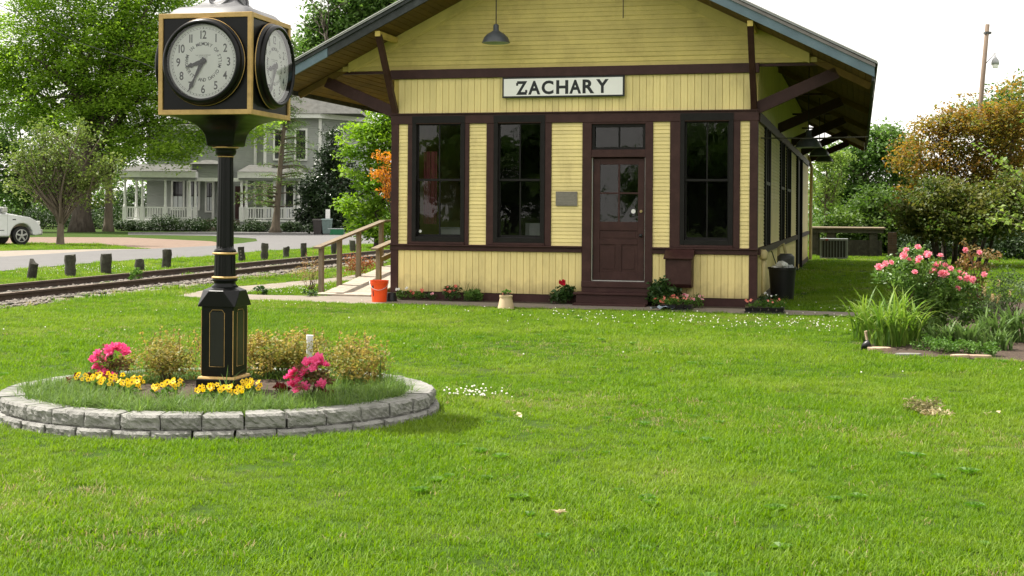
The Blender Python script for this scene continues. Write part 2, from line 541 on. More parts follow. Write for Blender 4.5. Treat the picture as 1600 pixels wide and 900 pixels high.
def scatter(name, pts, rz, sc, ix, sources, label=None, tilt=None):
    """stuff: copies of the source meshes on a cloud of points (geometry nodes)"""
    pts = np.asarray(pts, dtype=np.float32)
    N = len(pts)
    me = bpy.data.meshes.new(name)
    me.vertices.add(N)
    me.vertices.foreach_set('co', pts.reshape(-1))
    for nm, ty, arr in (('rz', 'FLOAT', rz), ('sc', 'FLOAT', sc), ('ix', 'INT', ix)):
        a = me.attributes.new(nm, ty, 'POINT')
        a.data.foreach_set('value', np.asarray(arr, dtype=np.float32 if ty == 'FLOAT' else np.int32))
    o = bpy.data.objects.new(name, me)
    COL.objects.link(o)
    src = bpy.data.collections.new(name + '_sources')
    for i, sm in enumerate(sources):
        so = bpy.data.objects.new('%s_source_%02d' % (name, i), sm)
        src.objects.link(so)
    ng = bpy.data.node_groups.new(name + '_nodes', 'GeometryNodeTree')
    ng.interface.new_socket('Geometry', in_out='INPUT', socket_type='NodeSocketGeometry')
    ng.interface.new_socket('Geometry', in_out='OUTPUT', socket_type='NodeSocketGeometry')
    n, l = ng.nodes, ng.links
    gi, go = n.new('NodeGroupInput'), n.new('NodeGroupOutput')
    ci = n.new('GeometryNodeCollectionInfo')
    ci.inputs['Collection'].default_value = src
    ci.inputs['Separate Children'].default_value = True
    ci.inputs['Reset Children'].default_value = True
    ip = n.new('GeometryNodeInstanceOnPoints')
    ip.inputs['Pick Instance'].default_value = True
    def attr(nm, ty):
        a = n.new('GeometryNodeInputNamedAttribute'); a.data_type = ty
        a.inputs['Name'].default_value = nm
        return a.outputs['Attribute']
    cx = n.new('ShaderNodeCombineXYZ')
    l.new(attr('rz', 'FLOAT'), cx.inputs[2])
    er = n.new('FunctionNodeEulerToRotation')
    l.new(cx.outputs[0], er.inputs[0])
    l.new(gi.outputs[0], ip.inputs['Points'])
    l.new(ci.outputs[0], ip.inputs['Instance'])
    l.new(attr('ix', 'INT'), ip.inputs['Instance Index'])
    l.new(er.outputs[0], ip.inputs['Rotation'])
    cs = n.new('ShaderNodeCombineXYZ')
    sa = attr('sc', 'FLOAT')
    for k in range(3): l.new(sa, cs.inputs[k])
    l.new(cs.outputs[0], ip.inputs['Scale'])
    l.new(ip.outputs[0], go.inputs[0])
    md = o.modifiers.new('scatter', 'NODES')
    md.node_group = ng
    kind(o, 'stuff')
    if label: o['label'] = label
    return o


def blade_tuft(name, n, rad, lmin, lmax, width, mat_, seed, bend=0.5, seg=3, upright=0.9):
    """a tuft of tapering grass blades"""
    rng = np.random.default_rng(seed)
    v, f, tn = [], [], []
    for i in range(n):
        a = rng.uniform(0, 2 * math.pi); r = rad * math.sqrt(rng.uniform())
        bx, by = r * math.cos(a), r * math.sin(a)
        h = rng.uniform(lmin, lmax)
        d = rng.uniform(0, 2 * math.pi)
        dx, dy = math.cos(d), math.sin(d)
        lean = rng.uniform(0.1, 1.0) * bend
        tnt = rng.uniform()
        base = len(v)
        for k in range(seg + 1):
            t = k / seg
            w = width * (1 - t ** 1.6) * 0.5 + 0.0002
            off = h * lean * t ** 1.7
            z = h * (t * upright - 0.35 * lean * t * t)
            px, py = bx + dx * off, by + dy * off
            v.append((px - dy * w, py + dx * w, z)); v.append((px + dy * w, py - dx * w, z))
        for k in range(seg):
            b = base + 2 * k
            f.append((b, b + 1, b + 3, b + 2)); tn.append(tnt)
    me = bpy.data.meshes.new(name)
    me.from_pydata(v, [], f)
    a = me.attributes.new('tint', 'FLOAT', 'FACE')
    a.data.foreach_set('value', np.asarray(tn, dtype=np.float32))
    me.materials.append(mat_)
    return me


_glyph = {}
def glyph_mesh(ch, bold=0.0):
    key = (ch, bold)
    if key not in _glyph:
        cu = bpy.data.curves.new('glyph', 'FONT')
        cu.body = ch
        cu.size = 1.0
        cu.offset = bold
        cu.resolution_u = 4
        o = bpy.data.objects.new('glyph', cu)
        COL.objects.link(o)
        dg = bpy.context.evaluated_depsgraph_get()
        dg.update()
        me = bpy.data.meshes.new_from_object(o.evaluated_get(dg))
        vs_ = [tuple(x.co) for x in me.vertices]
        fs_ = [tuple(p.vertices) for p in me.polygons]
        bpy.data.objects.remove(o)
        bpy.data.curves.remove(cu)
        bpy.data.meshes.remove(me)
        xs = [q[0] for q in vs_] or [0, 0.25]
        ys = [q[1] for q in vs_] or [0, 0.7]
        _glyph[key] = (vs_, fs_, min(xs), max(xs), min(ys), max(ys))
    return _glyph[key]

# ------------------------------------------------------------------ the setting
def sheet(name, pts, z, mat_, parent=None):
    me = bpy.data.meshes.new(name)
    bm = bmesh.new()
    vs_ = [bm.verts.new((p[0], p[1], z)) for p in pts]
    f = bm.faces.new(vs_)
    bm.normal_update()
    if f.normal.z < 0: f.normal_flip()
    bmesh.ops.triangulate(bm, faces=bm.faces[:])
    bm.to_mesh(me); bm.free()
    me.materials.append(mat_)
    o = obj(name, me, parent)
    kind(o, 'structure')
    return o


def PX(*pp):
    return [tuple(G(x, y))[:2] for x, y in pp]


def inside(poly, x, y):
    r = np.zeros(len(x), dtype=bool)
    n = len(poly)
    j = n - 1
    for i in range(n):
        xi, yi = poly[i][:2]; xj, yj = poly[j][:2]
        c = ((yi > y) != (yj > y)) & (x < (xj - xi) * (y - yi) / (yj - yi + 1e-12) + xi)
        r ^= c
        j = i
    return r


ground = MB().add([(-900, -300, 0), (900, -300, 0), (900, 1500, 0), (-900, 1500, 0)], [(0, 1, 2, 3)]).build('ground', GROUND)
kind(ground, 'structure')

ST_O = Vector((0.973, 23.205, 0.0)); ST_A = -R(14.5)
ST_M = Matrix.Translation(ST_O) @ Matrix.Rotation(ST_A, 4, 'Z')
def SL(x, y, z=0.0):
    return ST_M @ Vector((x, y, z))

dirt_poly = PX((-160, 376), (60, 370.5), (200, 371), (330, 377), (350, 381), (330, 385), (236, 389), (205, 387), (150, 381.5), (60, 380), (-160, 386))
sheet('dirt_lot', dirt_poly, 0.004, DIRT)
apron_poly = PX((-160, 396), (33, 391.5), (150, 389.5), (236, 389), (161, 391.6), (33, 400), (-160, 408))
sheet('road_shoulder', apron_poly, 0.0055, CONCRETE)
road_poly = PX((-160, 440), (33, 421), (105, 414.7), (160, 410), (229, 406), (330, 400.6), (386, 394.7), (442, 391), (499, 387), (547, 383.5), (640, 378), (760, 373),
               (760, 361.5), (560, 362), (450, 362.2), (330, 362.5), (200, 363), (200, 367), (330, 368.5), (400, 373), (402, 377), (380, 380), (330, 384.5), (236, 389), (161, 391.5), (33, 399.7), (-160, 412))
sheet('road', road_poly, 0.010, ASPHALT)

path_front = [tuple(SL(x, y))[:2] for x, y in ((-3.6, -1.42), (-1.0, -1.36), (2.0, -1.42), (4.5, -1.40), (6.2, -1.5), (6.2, -0.55), (4.2, -0.5), (3.3, -0.3), (-3.2, -0.3), (-3.35, 1.1), (-4.45, 1.1), (-4.5, 0.3))] 
path_front = path_front + PX((415, 462), (330, 458.5), (272, 463.5), (340, 467.5), (470, 472))
sheet('front_path', path_front, 0.012, CONCRETE)
path_side = PX((272, 463.2), (330, 452), (430, 443), (520, 435), (600, 423), (660, 412), (660, 417), (600, 431), (545, 440), (480, 447), (415, 453), (372, 458), (330, 461))
sheet('side_path', path_side, 0.008, CONCRETE)
sheet('wall_bed', [tuple(SL(x, y))[:2] for x, y in ((-3.2, -0.32), (0.1, -0.32), (0.1, 0.02), (-3.2, 0.02))], 0.016, SOIL)
sheet('wall_bed', [tuple(SL(x, y))[:2] for x, y in ((1.5, -0.32), (3.3, -0.32), (3.3, 0.02), (1.5, 0.02))], 0.016, SOIL)

bed_poly = PX((1347, 520), (1352, 545), (1385, 554), (1440, 558), (1500, 560), (1600, 566), (1670, 568), (1670, 480), (1560, 470), (1440, 492), (1365, 500))
sheet('rose_bed', bed_poly, 0.006, SOIL)

# --- railway
TD = Vector((math.sin(R(12.0)), math.cos(R(12.0)), 0)); TN = Vector((-TD.y, TD.x, 0))
T0 = Vector((-8.25, 22.6, 0))
track_rot = -R(12.0)
track_strip = [tuple(T0 + TD * s + TN * o)[:2] for s, o in ((-40, -0.45), (140, -0.45), (140, 1.9), (-40, 1.9))]
mb = MB()
nseg = 90
for i in range(nseg):
    s0, s1 = -40 + 2 * i, -38 + 2 * i
    prof = [(-0.62, 0.0), (-0.40, 0.045), (0.35, 0.05), (1.15, 0.05), (1.95, 0.04), (2.25, 0.0)]
    for (a, za), (b, zb) in zip(prof[:-1], prof[1:]):
        mb.add([T0 + TD * s0 + TN * a + Vector((0, 0, za)), T0 + TD * s1 + TN * a + Vector((0, 0, za)), T0 + TD * s1 + TN * b + Vector((0, 0, zb)), T0 + TD * s0 + TN * b + Vector((0, 0, zb))], [(0, 1, 2, 3)])
kind(mb.build('ballast', GRAVEL), 'structure')
track = thing('railway_track', 'rusty single railway track running past the station ramp', 'railway', T0, track_rot)
rail_prof = [(-0.065, 0.02), (0.065, 0.02), (0.065, 0.035), (0.014, 0.05), (0.010, 0.135), (0.034, 0.145), (0.034, 0.178), (-0.034, 0.178), (-0.034, 0.145), (-0.010, 0.135), (-0.014, 0.05), (-0.065, 0.035)]
head_prof = [(-0.026, 0.1785), (0.026, 0.1785), (0.024, 0.182), (-0.024, 0.182)]
for off in (0.0, -1.5):
    r_ = MB().prism([(a + off, b) for a, b in rail_prof], -40, 140, 'y').build('rail', RAIL_STEEL, track)
    MB().prism([(a + off, b) for a, b in head_prof], -40, 140, 'y').build('rail_head', RAIL_HEAD, r_)
tie_me = MB().box(-1.95, 0.45, -0.11, 0.11, -0.05, 0.066).mesh('sleeper', POST_DARK)
for i in range(110):
    obj('sleeper', tie_me, track, (rnd.uniform(-0.05, 0.05), -12 + i * 0.58, rnd.uniform(-0.012, 0.0)), (0, 0, rnd.uniform(-0.02, 0.02)))

# --- grass
def grass_leaf(name, c1, c2, big, bc, sc): return leaf_mat(name, c1, c2, 0.42, 0.55, 0.2, big, bc, sc, inst=True)
LAWN = grass_leaf('lawn_blade', (0.050, 0.132, 0.007), (0.195, 0.310, 0.022), 0.6, (0.26, 0.325, 0.06), 0.35)
LAWN_DRY = grass_leaf('dry_blade', (0.24, 0.20, 0.09), (0.36, 0.31, 0.16), 0.2, (0.2, 0.2, 0.06), 0.8)
CLOVER = leaf_mat('clover_leaf', (0.05, 0.14, 0.02), (0.09, 0.20, 0.03), 0.3, inst=True)
tufts = [blade_tuft('grass_tuft', 40, 0.085, 0.018, 0.046, 0.0048, LAWN, 20 + i, bend=0.9) for i in range(6)]
tufts += [blade_tuft('grass_tuft_long', 26, 0.08, 0.028, 0.068, 0.005, LAWN, 40 + i, bend=1.0) for i in range(2)]
dry = [blade_tuft('dry_tuft', 12, 0.06, 0.02, 0.05, 0.005, LAWN_DRY, 60 + i, bend=1.3) for i in range(2)]
PC = W(346, 607, 10.72); PC.z = 0
PA, PB = 1.70, 1.44


def lawn_points(x0, x1, y0, y1, dens, fan=None):
    n = int((x1 - x0) * (y1 - y0) * dens)
    x = NR.uniform(x0, x1, n); y = NR.uniform(y0, y1, n)
    if fan:
        k = np.abs(x) < fan[0] + fan[1] * y
        x, y = x[k], y[k]
    return x, y


def keep_lawn(x, y):
    k = (((x - PC.x) / (PA + 0.05)) ** 2 + ((y - PC.y) / (PB + 0.05)) ** 2) > 1
    for poly in (path_front, path_side, bed_poly, road_poly, dirt_poly, apron_poly, track_strip):
        k &= ~inside(poly, x, y)
    lx = (x - ST_O.x) * math.cos(ST_A) + (y - ST_O.y) * math.sin(ST_A)
    ly = -(x - ST_O.x) * math.sin(ST_A) + (y - ST_O.y) * math.cos(ST_A)
    k &= ~((lx > -4.6) & (lx < 3.3) & (ly > -0.35) & (ly < 23.3))
    return k


gx, gy, gs = [], [], []
for (y0, y1, dens, s, half) in ((2.5, 5.0, 90, 1.0, 3.0), (5.0, 8.5, 400, 1.0, 2.6), (8.5, 13, 290, 1.05, 2.6), (13, 24, 150, 1.2, 3.0), (24, 34, 45, 1.55, 3.0), (34, 62, 18, 2.0, 4.0)):
    w_ = half + 0.41 * y1
    x, y = lawn_points(-w_, w_, y0, y1, dens, (half, 0.41))
    k = keep_lawn(x, y)
    gx.append(x[k]); gy.append(y[k]); gs.append(np.full(k.sum(), s))
gx, gy, gs = np.concatenate(gx), np.concatenate(gy), np.concatenate(gs)
N = len(gx)
wave = 0.5 + 0.5 * np.sin(gx * 1.7 + 1.3 * np.sin(gy * 0.9)) * np.sin(gy * 1.1 + 0.8 * np.sin(gx * 1.3))
pick = NR.uniform(0, 1, N)
gix = np.where(pick < 0.80, NR.integers(0, 6, N), 6 + NR.integers(0, 2, N))
patch = (np.sin(gx * 0.9 + 2.0 * np.sin(gy * 0.5 + 1)) + np.sin(gy * 1.3 + gx * 0.4)) > 1.05
gix = np.where((patch & (NR.uniform(0, 1, N) < 0.22)) | (NR.uniform(0, 1, N) < 0.03), 8 + NR.integers(0, 2, N), gix)
thin = (np.sin(gx * 2.3 + np.sin(gy * 1.7) * 2) * np.sin(gy * 2.9 + np.sin(gx * 1.9) * 1.5)) > 0.82
gs = np.where(thin, gs * 0.6, gs)
gscale = gs * NR.uniform(0.55, 1.35, N) * (0.70 + 0.5 * wave)
scatter('lawn_grass', np.stack([gx, gy, np.zeros(N)], 1), NR.uniform(0, 6.28, N), gscale, gix, tufts + dry, 'short bright green mown lawn grass')

# broad-leaved weeds and thatch in the lawn
L_WEED = leaf_mat('lawn_weed_leaf', (0.075, 0.17, 0.02), (0.16, 0.27, 0.045), 0.35, inst=True)
def rosette(seed):
    rng = np.random.default_rng(seed)
    mb = MB()
    for i in range(9):
        a = 6.283 * i / 9 + rng.normal() * 0.2; L = rng.uniform(0.03, 0.055); w = L * 0.28
        d = Vector((math.cos(a), math.sin(a), 0)); t_ = Vector((-d.y, d.x, 0))
        mb.add([d * 0.004, d * L * 0.55 + t_ * w + Vector((0, 0, 0.022)), d * L + Vector((0, 0, 0.018)), d * L * 0.55 - t_ * w + Vector((0, 0, 0.022))], [(0, 1, 2), (0, 2, 3)])
    return mb.mesh('weed_rosette', L_WEED)
n = 500
x = NR.uniform(-7, 8, n); y = 4.5 + NR.uniform(0, 1, n) ** 1.3 * 17
k = keep_lawn(x, y) & ((np.sin(x * 1.1 + 0.7) + np.sin(y * 0.9 + x * 0.3)) > 0.1)
x, y = x[k], y[k]; n = len(x)
scatter('lawn_weeds', np.stack([x, y, np.full(n, 0.012)], 1), NR.uniform(0, 6.28, n), NR.uniform(0.7, 1.5, n), NR.integers(0, 3, n), [rosette(i) for i in range(3)], 'flat broad leaved weeds scattered through the lawn')

# white clover heads in the lawn
def clover_mesh(seed):
    rng = np.random.default_rng(seed)
    mb = MB()
    h = rng.uniform(0.05, 0.09)
    mb.tube([(0, 0, 0), (0.006, 0, h * 0.6), (0.008, 0.003, h)], 0.0012, 4)
    me_parts = MB()
    prof = [(0.002, h - 0.002), (0.010, h + 0.002), (0.0125, h + 0.009), (0.009, h + 0.016), (0.002, h + 0.019)]
    me_parts.lathe(prof, 7, Matrix.Translation((0.008, 0.003, 0)))
    me = me_parts.mesh('clover_head', CLOVER_WHITE)
    return me
CLOVER_WHITE = mat('clover_white', (0.78, 0.76, 0.68), 0.7, 0.1, 60.0)
clv = [clover_mesh(i) for i in range(4)]
cx_, cy_ = [], []
def blob(px, py, rx, ry, n):
    c = G(px, py)
    a = NR.normal(size=(n, 2))
    cx_.append(c.x + a[:, 0] * rx); cy_.append(c.y + a[:, 1] * ry * (1.0 if px == 742 else 1.6) - (0.0 if px < 800 else 0.25))
for q in ((742, 621, 0.14, 0.13, 60), (900, 494, 0.8, 0.35, 120), (1010, 499, 0.9, 0.35, 200), (1120, 505, 0.8, 0.35, 200), (1230, 508, 0.7, 0.4, 220), (1300, 512, 0.5, 0.4, 150),
          (640, 483, 0.9, 0.2, 40), (500, 476, 0.7, 0.25, 50), (440, 455, 0.8, 0.5, 330), (480, 452, 0.6, 0.5, 200), (1290, 495, 0.4, 0.5, 70), (100, 425, 1.0, 0.7, 200), (160, 420, 1.1, 0.7, 200), (210, 420, 0.8, 0.5, 80), (1260, 480, 0.5, 0.5, 40)):
    blob(q[0], q[1], q[2], q[3], int(q[4] * (1.0 if q[0] == 742 else 0.22 if q[0] > 600 else 0.35)))
x = NR.uniform(-8, 9, 60); y = NR.uniform(13, 22, 60)
cx_.append(x); cy_.append(y)
cx_, cy_ = np.concatenate(cx_), np.concatenate(cy_)
k = keep_lawn(cx_, cy_)
cx_, cy_ = cx_[k], cy_[k]
N = len(cx_)
scatter('clover_flowers', np.stack([cx_, cy_, np.zeros(N)], 1), NR.uniform(0, 6.28, N), NR.uniform(0.5, 0.85, N), NR.integers(0, 4, N), clv, 'tiny white clover flower heads in the lawn')

# loose ballast stones
st_mesh = []
for i in range(4):
    rng = np.random.default_rng(90 + i)
    bm = bmesh.new(); bmesh.ops.create_icosphere(bm, subdivisions=1, radius=0.03)
    for v in bm.verts: v.co = Vector((v.co.x * 1.2, v.co.y, v.co.z * 0.7)) * float(rng.uniform(0.75, 1.25))
    me = bpy.data.meshes.new('stone'); bm.to_mesh(me); bm.free(); me.materials.append(GRAVEL); st_mesh.append(me)
n = 12000
s = NR.uniform(-6, 46, n); o_ = NR.normal(0.1, 0.75, n)
edge = np.sin(s * 1.7) * 0.15 + np.sin(s * 0.6) * 0.2
k = (o_ > -0.55 + edge) & (o_ < 2.0)
s, o_ = s[k], o_[k]
P = np.stack([T0.x + TD.x * s + TN.x * o_, T0.y + TD.y * s + TN.y * o_, np.where(np.abs(o_ - 0.7) < 1.2, 0.05, 0.03)], 1)
scatter('ballast_stones', P, NR.uniform(0, 6.28, len(s)), NR.uniform(0.6, 1.5, len(s)), NR.integers(0, 4, len(s)), st_mesh, 'pale crushed stone ballast along the track')
# weeds growing through the ballast
n = 260
s = NR.uniform(-4, 40, n); o_ = np.where(NR.uniform(0, 1, n) < 0.6, NR.uniform(-0.9, -0.3, n), NR.uniform(0.2, 1.3, n))
P = np.stack([T0.x + TD.x * s + TN.x * o_, T0.y + TD.y * s + TN.y * o_, np.full(n, 0.03)], 1)
scatter('track_weeds', P, NR.uniform(0, 6.28, n), NR.uniform(1.2, 3.2, n), NR.integers(0, 4, n), tufts[:2] + dry, 'sparse weeds growing in the track ballast')

# wooden posts along the road
bol = ((48, 437, 405, 0.105), (110, 433, 398, 0.13), (166, 427.5, 397, 0.13), (218, 423, 405, 0.12), (260, 418.5, 390, 0.125), (379, 409, 386, 0.105), (413, 406, 380, 0.115), (447, 404, 386, 0.10), (475, 402, 380, 0.105), (521, 398, 377, 0.105), (552, 394.5, 376, 0.115))
bl = ['charred leaning post with a notched shoulder, at the near end of the row', 'thick mossy post with a flat top, next to the notched one', 'tall plain dark post with clover at its foot', 'shortest sawn-off post of the row beside the rail',
      'tall bleached grey post with a ragged top', 'dark post with three pale tags down its face', 'square-topped post with a pale spot near its foot', 'short black post with a tuft of weed on top', 'slim upright dark post with clean edges', 'dark post seen behind the lower end of the ramp rail', 'leaning dark post, last of the row by the maple']
for i, (bx_, by_, ty_, rad) in enumerate(bol):
    p = G(bx_, by_)
    h = (by_ - ty_) * p.y / FOCAL
    rng = np.random.default_rng(300 + i)
    mb = MB()
    pts = []; rr = []
    lean = (rng.normal() * 0.01 + (-0.08 if i == 0 else 0.04 if i in (5, 10) else 0), rng.normal() * 0.01)
    for j in range(6):
        t_ = j / 5
        pts.append((lean[0] * -t_, lean[1] * t_, -0.1 + (h + 0.1) * t_)); rr.append(rad * (1 + 0.05 * rng.normal()) * (0.96 if j == 5 else 1))
    mb.tube(pts, rr, 9)
    if i == 0: mb.v = [(v[0], v[1], v[2] - (0.1 if v[0] > 0.03 and v[2] > h * 0.9 else 0)) for v in mb.v]
    else: mb.v = [(v[0] + rng.normal() * 0.006, v[1] + rng.normal() * 0.006, v[2] + (rng.normal() * 0.012 if v[2] > h * 0.9 else 0)) for v in mb.v]
    o = mb.build('wooden_post', POST_DARK, None, p, autosmooth=50)
    tag(o, bl[i], 'post', 'wooden posts between track and road')
    if i == 5:
        for zz in (0.13, 0.22, 0.31): MB().box(-0.028 - zz * 0.12, 0.012 - zz * 0.12, -rad - 0.012, -rad + 0.03, zz, zz + 0.035).build('tag_plate', GRAVEL, o)

# ------------------------------------------------------------------ the station
SLOPE, EAVE_X, EAVE_Z, FRONT, BACK, LEN = 0.5, 5.06, 3.73, -1.0, 24.0, 23.0
def under(x): return EAVE_Z + (EAVE_X - abs(x)) * SLOPE

station = thing('station_house', 'yellow clapboard railway depot with brown trim and wide bracketed eaves', 'building', ST_O, ST_A)


def pieces(mb, a0, a1, z0, z1, holes, d0, d1, axis='x'):
    """wall slab with rectangular openings, laid along x (or y)"""
    def bx(p, q, za, zb):
        if q - p < 1e-4 or zb - za < 1e-4: return
        if axis == 'x': mb.box(p, q, d0, d1, za, zb)
        else: mb.box(d0, d1, p, q, za, zb)
    cur = a0
    for (h0, h1, hz0, hz1) in sorted(holes):
        bx(cur, h0, z0, z1)
        bx(h0, h1, z0, hz0)
        bx(h0, h1, hz1, z1)
        cur = h1
    bx(cur, a1, z0, z1)


FW = [(-2.83, -1.857), (-1.331, -0.411), (1.932, 2.822)]       # front windows
DX0, DX1 = 0.409, 1.338
WZ0, WZ1 = 1.04, 3.24
mb = MB()
pieces(mb, -3.19, 3.19, 0, 4.08, [(a, b, WZ0, WZ1) for a, b in FW] + [(DX0, DX1, 0.40, 3.09)], 0.0, 0.14)
mb.prism([(-3.19, 4.08), (3.19, 4.08), (3.19, under(3.19) - 0.01), (0, under(0) - 0.01), (-3.19, under(3.19) - 0.01)], 0.062, 0.14, 'y')
mb.build('front_wall', YELLOW_OLD, station)
SIDE_WIN = [(1.9, 3.0, 1.05, 3.1), (6.7, 8.0, 1.05, 3.1), (9.2, 10.8, 1.05, 3.1)]
SIDE_DOOR = (14.4, 17.0, 0.12, 3.2)
for sx in (1, -1):
    mb = MB()
    x0, x1 = (3.05, 3.19) if sx > 0 else (-3.19, -3.05)
    pieces(mb, 0.14, LEN, 0, under(3.19) - 0.02, (SIDE_WIN + [SIDE_DOOR]) if sx > 0 else [], x0, x1, 'y')
    mb.build('side_wall', YELLOW_OLD, station)
mb = MB(); mb.box(-3.19, 3.19, LEN, LEN + 0.14, 0, 4.08)
mb.prism([(-3.19, 4.08), (3.19, 4.08), (3.19, under(3.19) - 0.01), (0, under(0) - 0.01), (-3.19, under(3.19) - 0.01)], LEN, LEN + 0.14, 'y')
mb.build('rear_wall', YELLOW_OLD, station)
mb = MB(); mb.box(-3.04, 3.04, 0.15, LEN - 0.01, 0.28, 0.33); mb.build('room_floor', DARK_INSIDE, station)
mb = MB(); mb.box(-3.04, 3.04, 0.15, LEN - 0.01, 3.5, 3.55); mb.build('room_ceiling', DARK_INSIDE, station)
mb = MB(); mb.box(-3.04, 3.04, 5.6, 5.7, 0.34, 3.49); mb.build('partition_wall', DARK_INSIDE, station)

# --- vertical boards: wainscot and frieze, one object each
def boards(parent, x0, x1, z0, z1, pitch=0.116, y=0.0, matl=YELLOW):
    n = max(1, round((x1 - x0) / pitch)); w = (x1 - x0) / n
    g = 0.0022
    prof = [(g, 0.0), (g, -0.014), (g + 0.004, -0.019), (w * 0.5 - 0.004, -0.019), (w * 0.5, -0.0165), (w * 0.5 + 0.004, -0.019), (w - g - 0.004, -0.019), (w - g, -0.014), (w - g, 0.0)]
    me = MB().prism(prof, z0, z1, 'z').mesh('board', matl)
    for i in range(n):
        obj('board', me, parent, (x0 + i * w, y + rnd.uniform(-0.0015, 0.0015), rnd.uniform(-0.002, 0.002)))


wains = MB().box(-3.085, 0.246, -0.006, -0.002, 0.17, 0.88).build('wainscot', YELLOW_OLD, station)
boards(wains, -3.09, 0.248, 0.156, 0.885, y=-0.007)
wains2 = MB().box(1.472, 3.088, -0.006, -0.002, 0.17, 0.88).build('wainscot', YELLOW_OLD, station)
boards(wains2, 1.470, 3.091, 0.156, 0.885, y=-0.007)
frieze = MB().box(-3.085, 3.085, -0.006, -0.002, 3.30, 3.90).build('frieze', YELLOW_OLD, station)
boards(frieze, -3.10, 3.10, 3.285, 3.922, y=-0.007)


# --- clapboards, one object each
def clap_mesh(w, pitch, matl=YELLOW):
    prof = [(0.0, 0.0), (-0.020, 0.0), (-0.021, 0.004), (-0.008, pitch + 0.006), (0.0, pitch + 0.006)]
    return MB().prism(prof, 0, w, 'x').mesh('clapboard', matl)


for (a, b) in ((-3.09, -2.917), (-1.779, -1.465), (-0.297, 0.248), (1.470, 1.758), (2.933, 3.091)):
    sd = MB().box(a, b, -0.005, -0.001, 1.0, 3.12).build('siding', YELLOW_OLD, station)
    n = 33; pitch = (3.12 - 0.995) / n
    me = clap_mesh(b - a, pitch)
    for i in range(n):
        obj('clapboard', me, sd, (a, -0.006, 0.995 + i * pitch), (rnd.uniform(-0.02, 0.02), 0, rnd.uniform(-0.004, 0.004)))
gab = MB().prism([(-4.30, 4.087), (4.30, 4.087), (0, under(0) - 0.05)], -0.005, 0.06, 'y').build('gable_siding', YELLOW_OLD, station)
zz = 4.085
while zz < under(0) - 0.15:
    half = EAVE_X - (zz + 0.09 - EAVE_Z) / SLOPE
    me = clap_mesh(2 * half, 0.078, YELLOW_GABLE)
    obj('clapboard', me, gab, (-half, -0.006, zz), (rnd.uniform(-0.012, 0.012), 0, rnd.uniform(-0.0008, 0.0008)))
    zz += 0.078

# --- brown trim
def trim(name, x0, x1, z0, z1, y0=-0.045, y1=0.0, bev=0.006, m=BROWN):
    return MB().box(x0, x1, y0, y1, z0, z1).build(name, m, station, bevel=bev)


trim('corner_post', -3.225, -3.088, 0.02, 3.287, -0.05, 0.10)
trim('corner_post', 3.089, 3.225, 0.02, 3.287, -0.05, 0.10)
trim('skirt_board', -3.08, 0.18, 0.01, 0.154, -0.012, 0.0)
trim('skirt_board', 1.42, 3.08, 0.01, 0.154, -0.012, 0.0)
trim('head_band', -3.235, 3.235, 3.122, 3.288, -0.056, -0.001)
trim('drip_cap', -3.24, 3.24, 3.2885, 3.312, -0.085, -0.001, 0.004)
trim('gable_beam', -3.24, 3.24, 3.923, 4.085, -0.075, -0.001)
for (a, b) in ((-3.235, 0.2475), (1.4705, 3.235)):
    trim('sill_band', a, b, 0.884, 0.968, -0.062, -0.001)
    trim('sill_cap', a - 0.01, b, 0.9685, 0.996, -0.105, -0.001, 0.004)
for (a, b), (c0, c1) in zip(FW, ((-2.917, -1.779), (-1.465, -0.297), (1.758, 2.933))):
    trim('window_casing', c0, a, 0.9965, 3.1215, -0.048, -0.001)
    trim('window_casing', b, c1, 0.9965, 3.1215, -0.048, -0.001)
    trim('window_sill', a + 0.0005, b - 0.0005, 0.9967, 1.0395, -0.070, -0.0015)
trim('door_casing', 0.248, DX0, 0.36, 3.1215, -0.052, -0.001)
trim('door_casing', DX1, 1.4695, 0.36, 3.1215, -0.052, -0.001)
trim('transom_head', DX0 + 0.0005, DX1 - 0.0005, 3.0905, 3.1212, -0.050, -0.001)
trim('transom_bar', DX0, DX1, 2.525, 2.655, -0.047, 0.10)


def make_window(x0, x1, z0, z1, y=0.0, mid=0.47):
    fr = 0.075
    mb = MB()
    mb.box(x0, x0 + fr, y - 0.058, y + 0.10, z0, z1); mb.box(x1 - fr, x1, y - 0.058, y + 0.10, z0, z1)
    mb.box(x0 + fr, x1 - fr, y - 0.057, y + 0.10, z1 - 0.10, z1); mb.box(x0 + fr, x1 - fr, y - 0.057, y + 0.10, z0, z0 + 0.09)
    w = mb.build('window', BLACK_WOOD, station, bevel=0.005)
    zi0, zi1 = z0 + 0.09, z1 - 0.10
    zm = zi0 + (zi1 - zi0) * 0.5
    xi0, xi1 = x0 + fr, x1 - fr
    xm = (xi0 + xi1) / 2
    for (a, b, yo) in ((zi0, zm + 0.02, 0.045), (zm - 0.02, zi1, 0.012)):
        s = 0.028
        mb = MB()
        mb.box(xi0, xi0 + s, y + yo, y + yo + 0.03, a, b); mb.box(xi1 - s, xi1, y + yo, y + yo + 0.03, a, b)
        mb.box(xi0 + s, xi1 - s, y + yo + 0.001, y + yo + 0.029, a, a + s + 0.012); mb.box(xi0 + s, xi1 - s, y + yo + 0.001, y + yo + 0.029, b - s - 0.012, b)
        mb.box(xm - 0.011, xm + 0.011, y + yo + 0.004, y + yo + 0.026, a + s + 0.012, b - s - 0.012)
        mb.build('sash', BLACK_WOOD, w)
        for (p, q) in ((xi0 + s, xm - 0.011), (xm + 0.011, xi1 - s)):
            tl = rnd.uniform(-0.003, 0.003)
            yy = y + yo + 0.015
            MB().add([(p, yy + tl, a + 0.04), (q, yy - tl, a + 0.04), (q, yy - tl, b - 0.04), (p, yy + tl, b - 0.04)], [(0, 1, 2, 3)]).build('pane', GLASS, w)
    return w


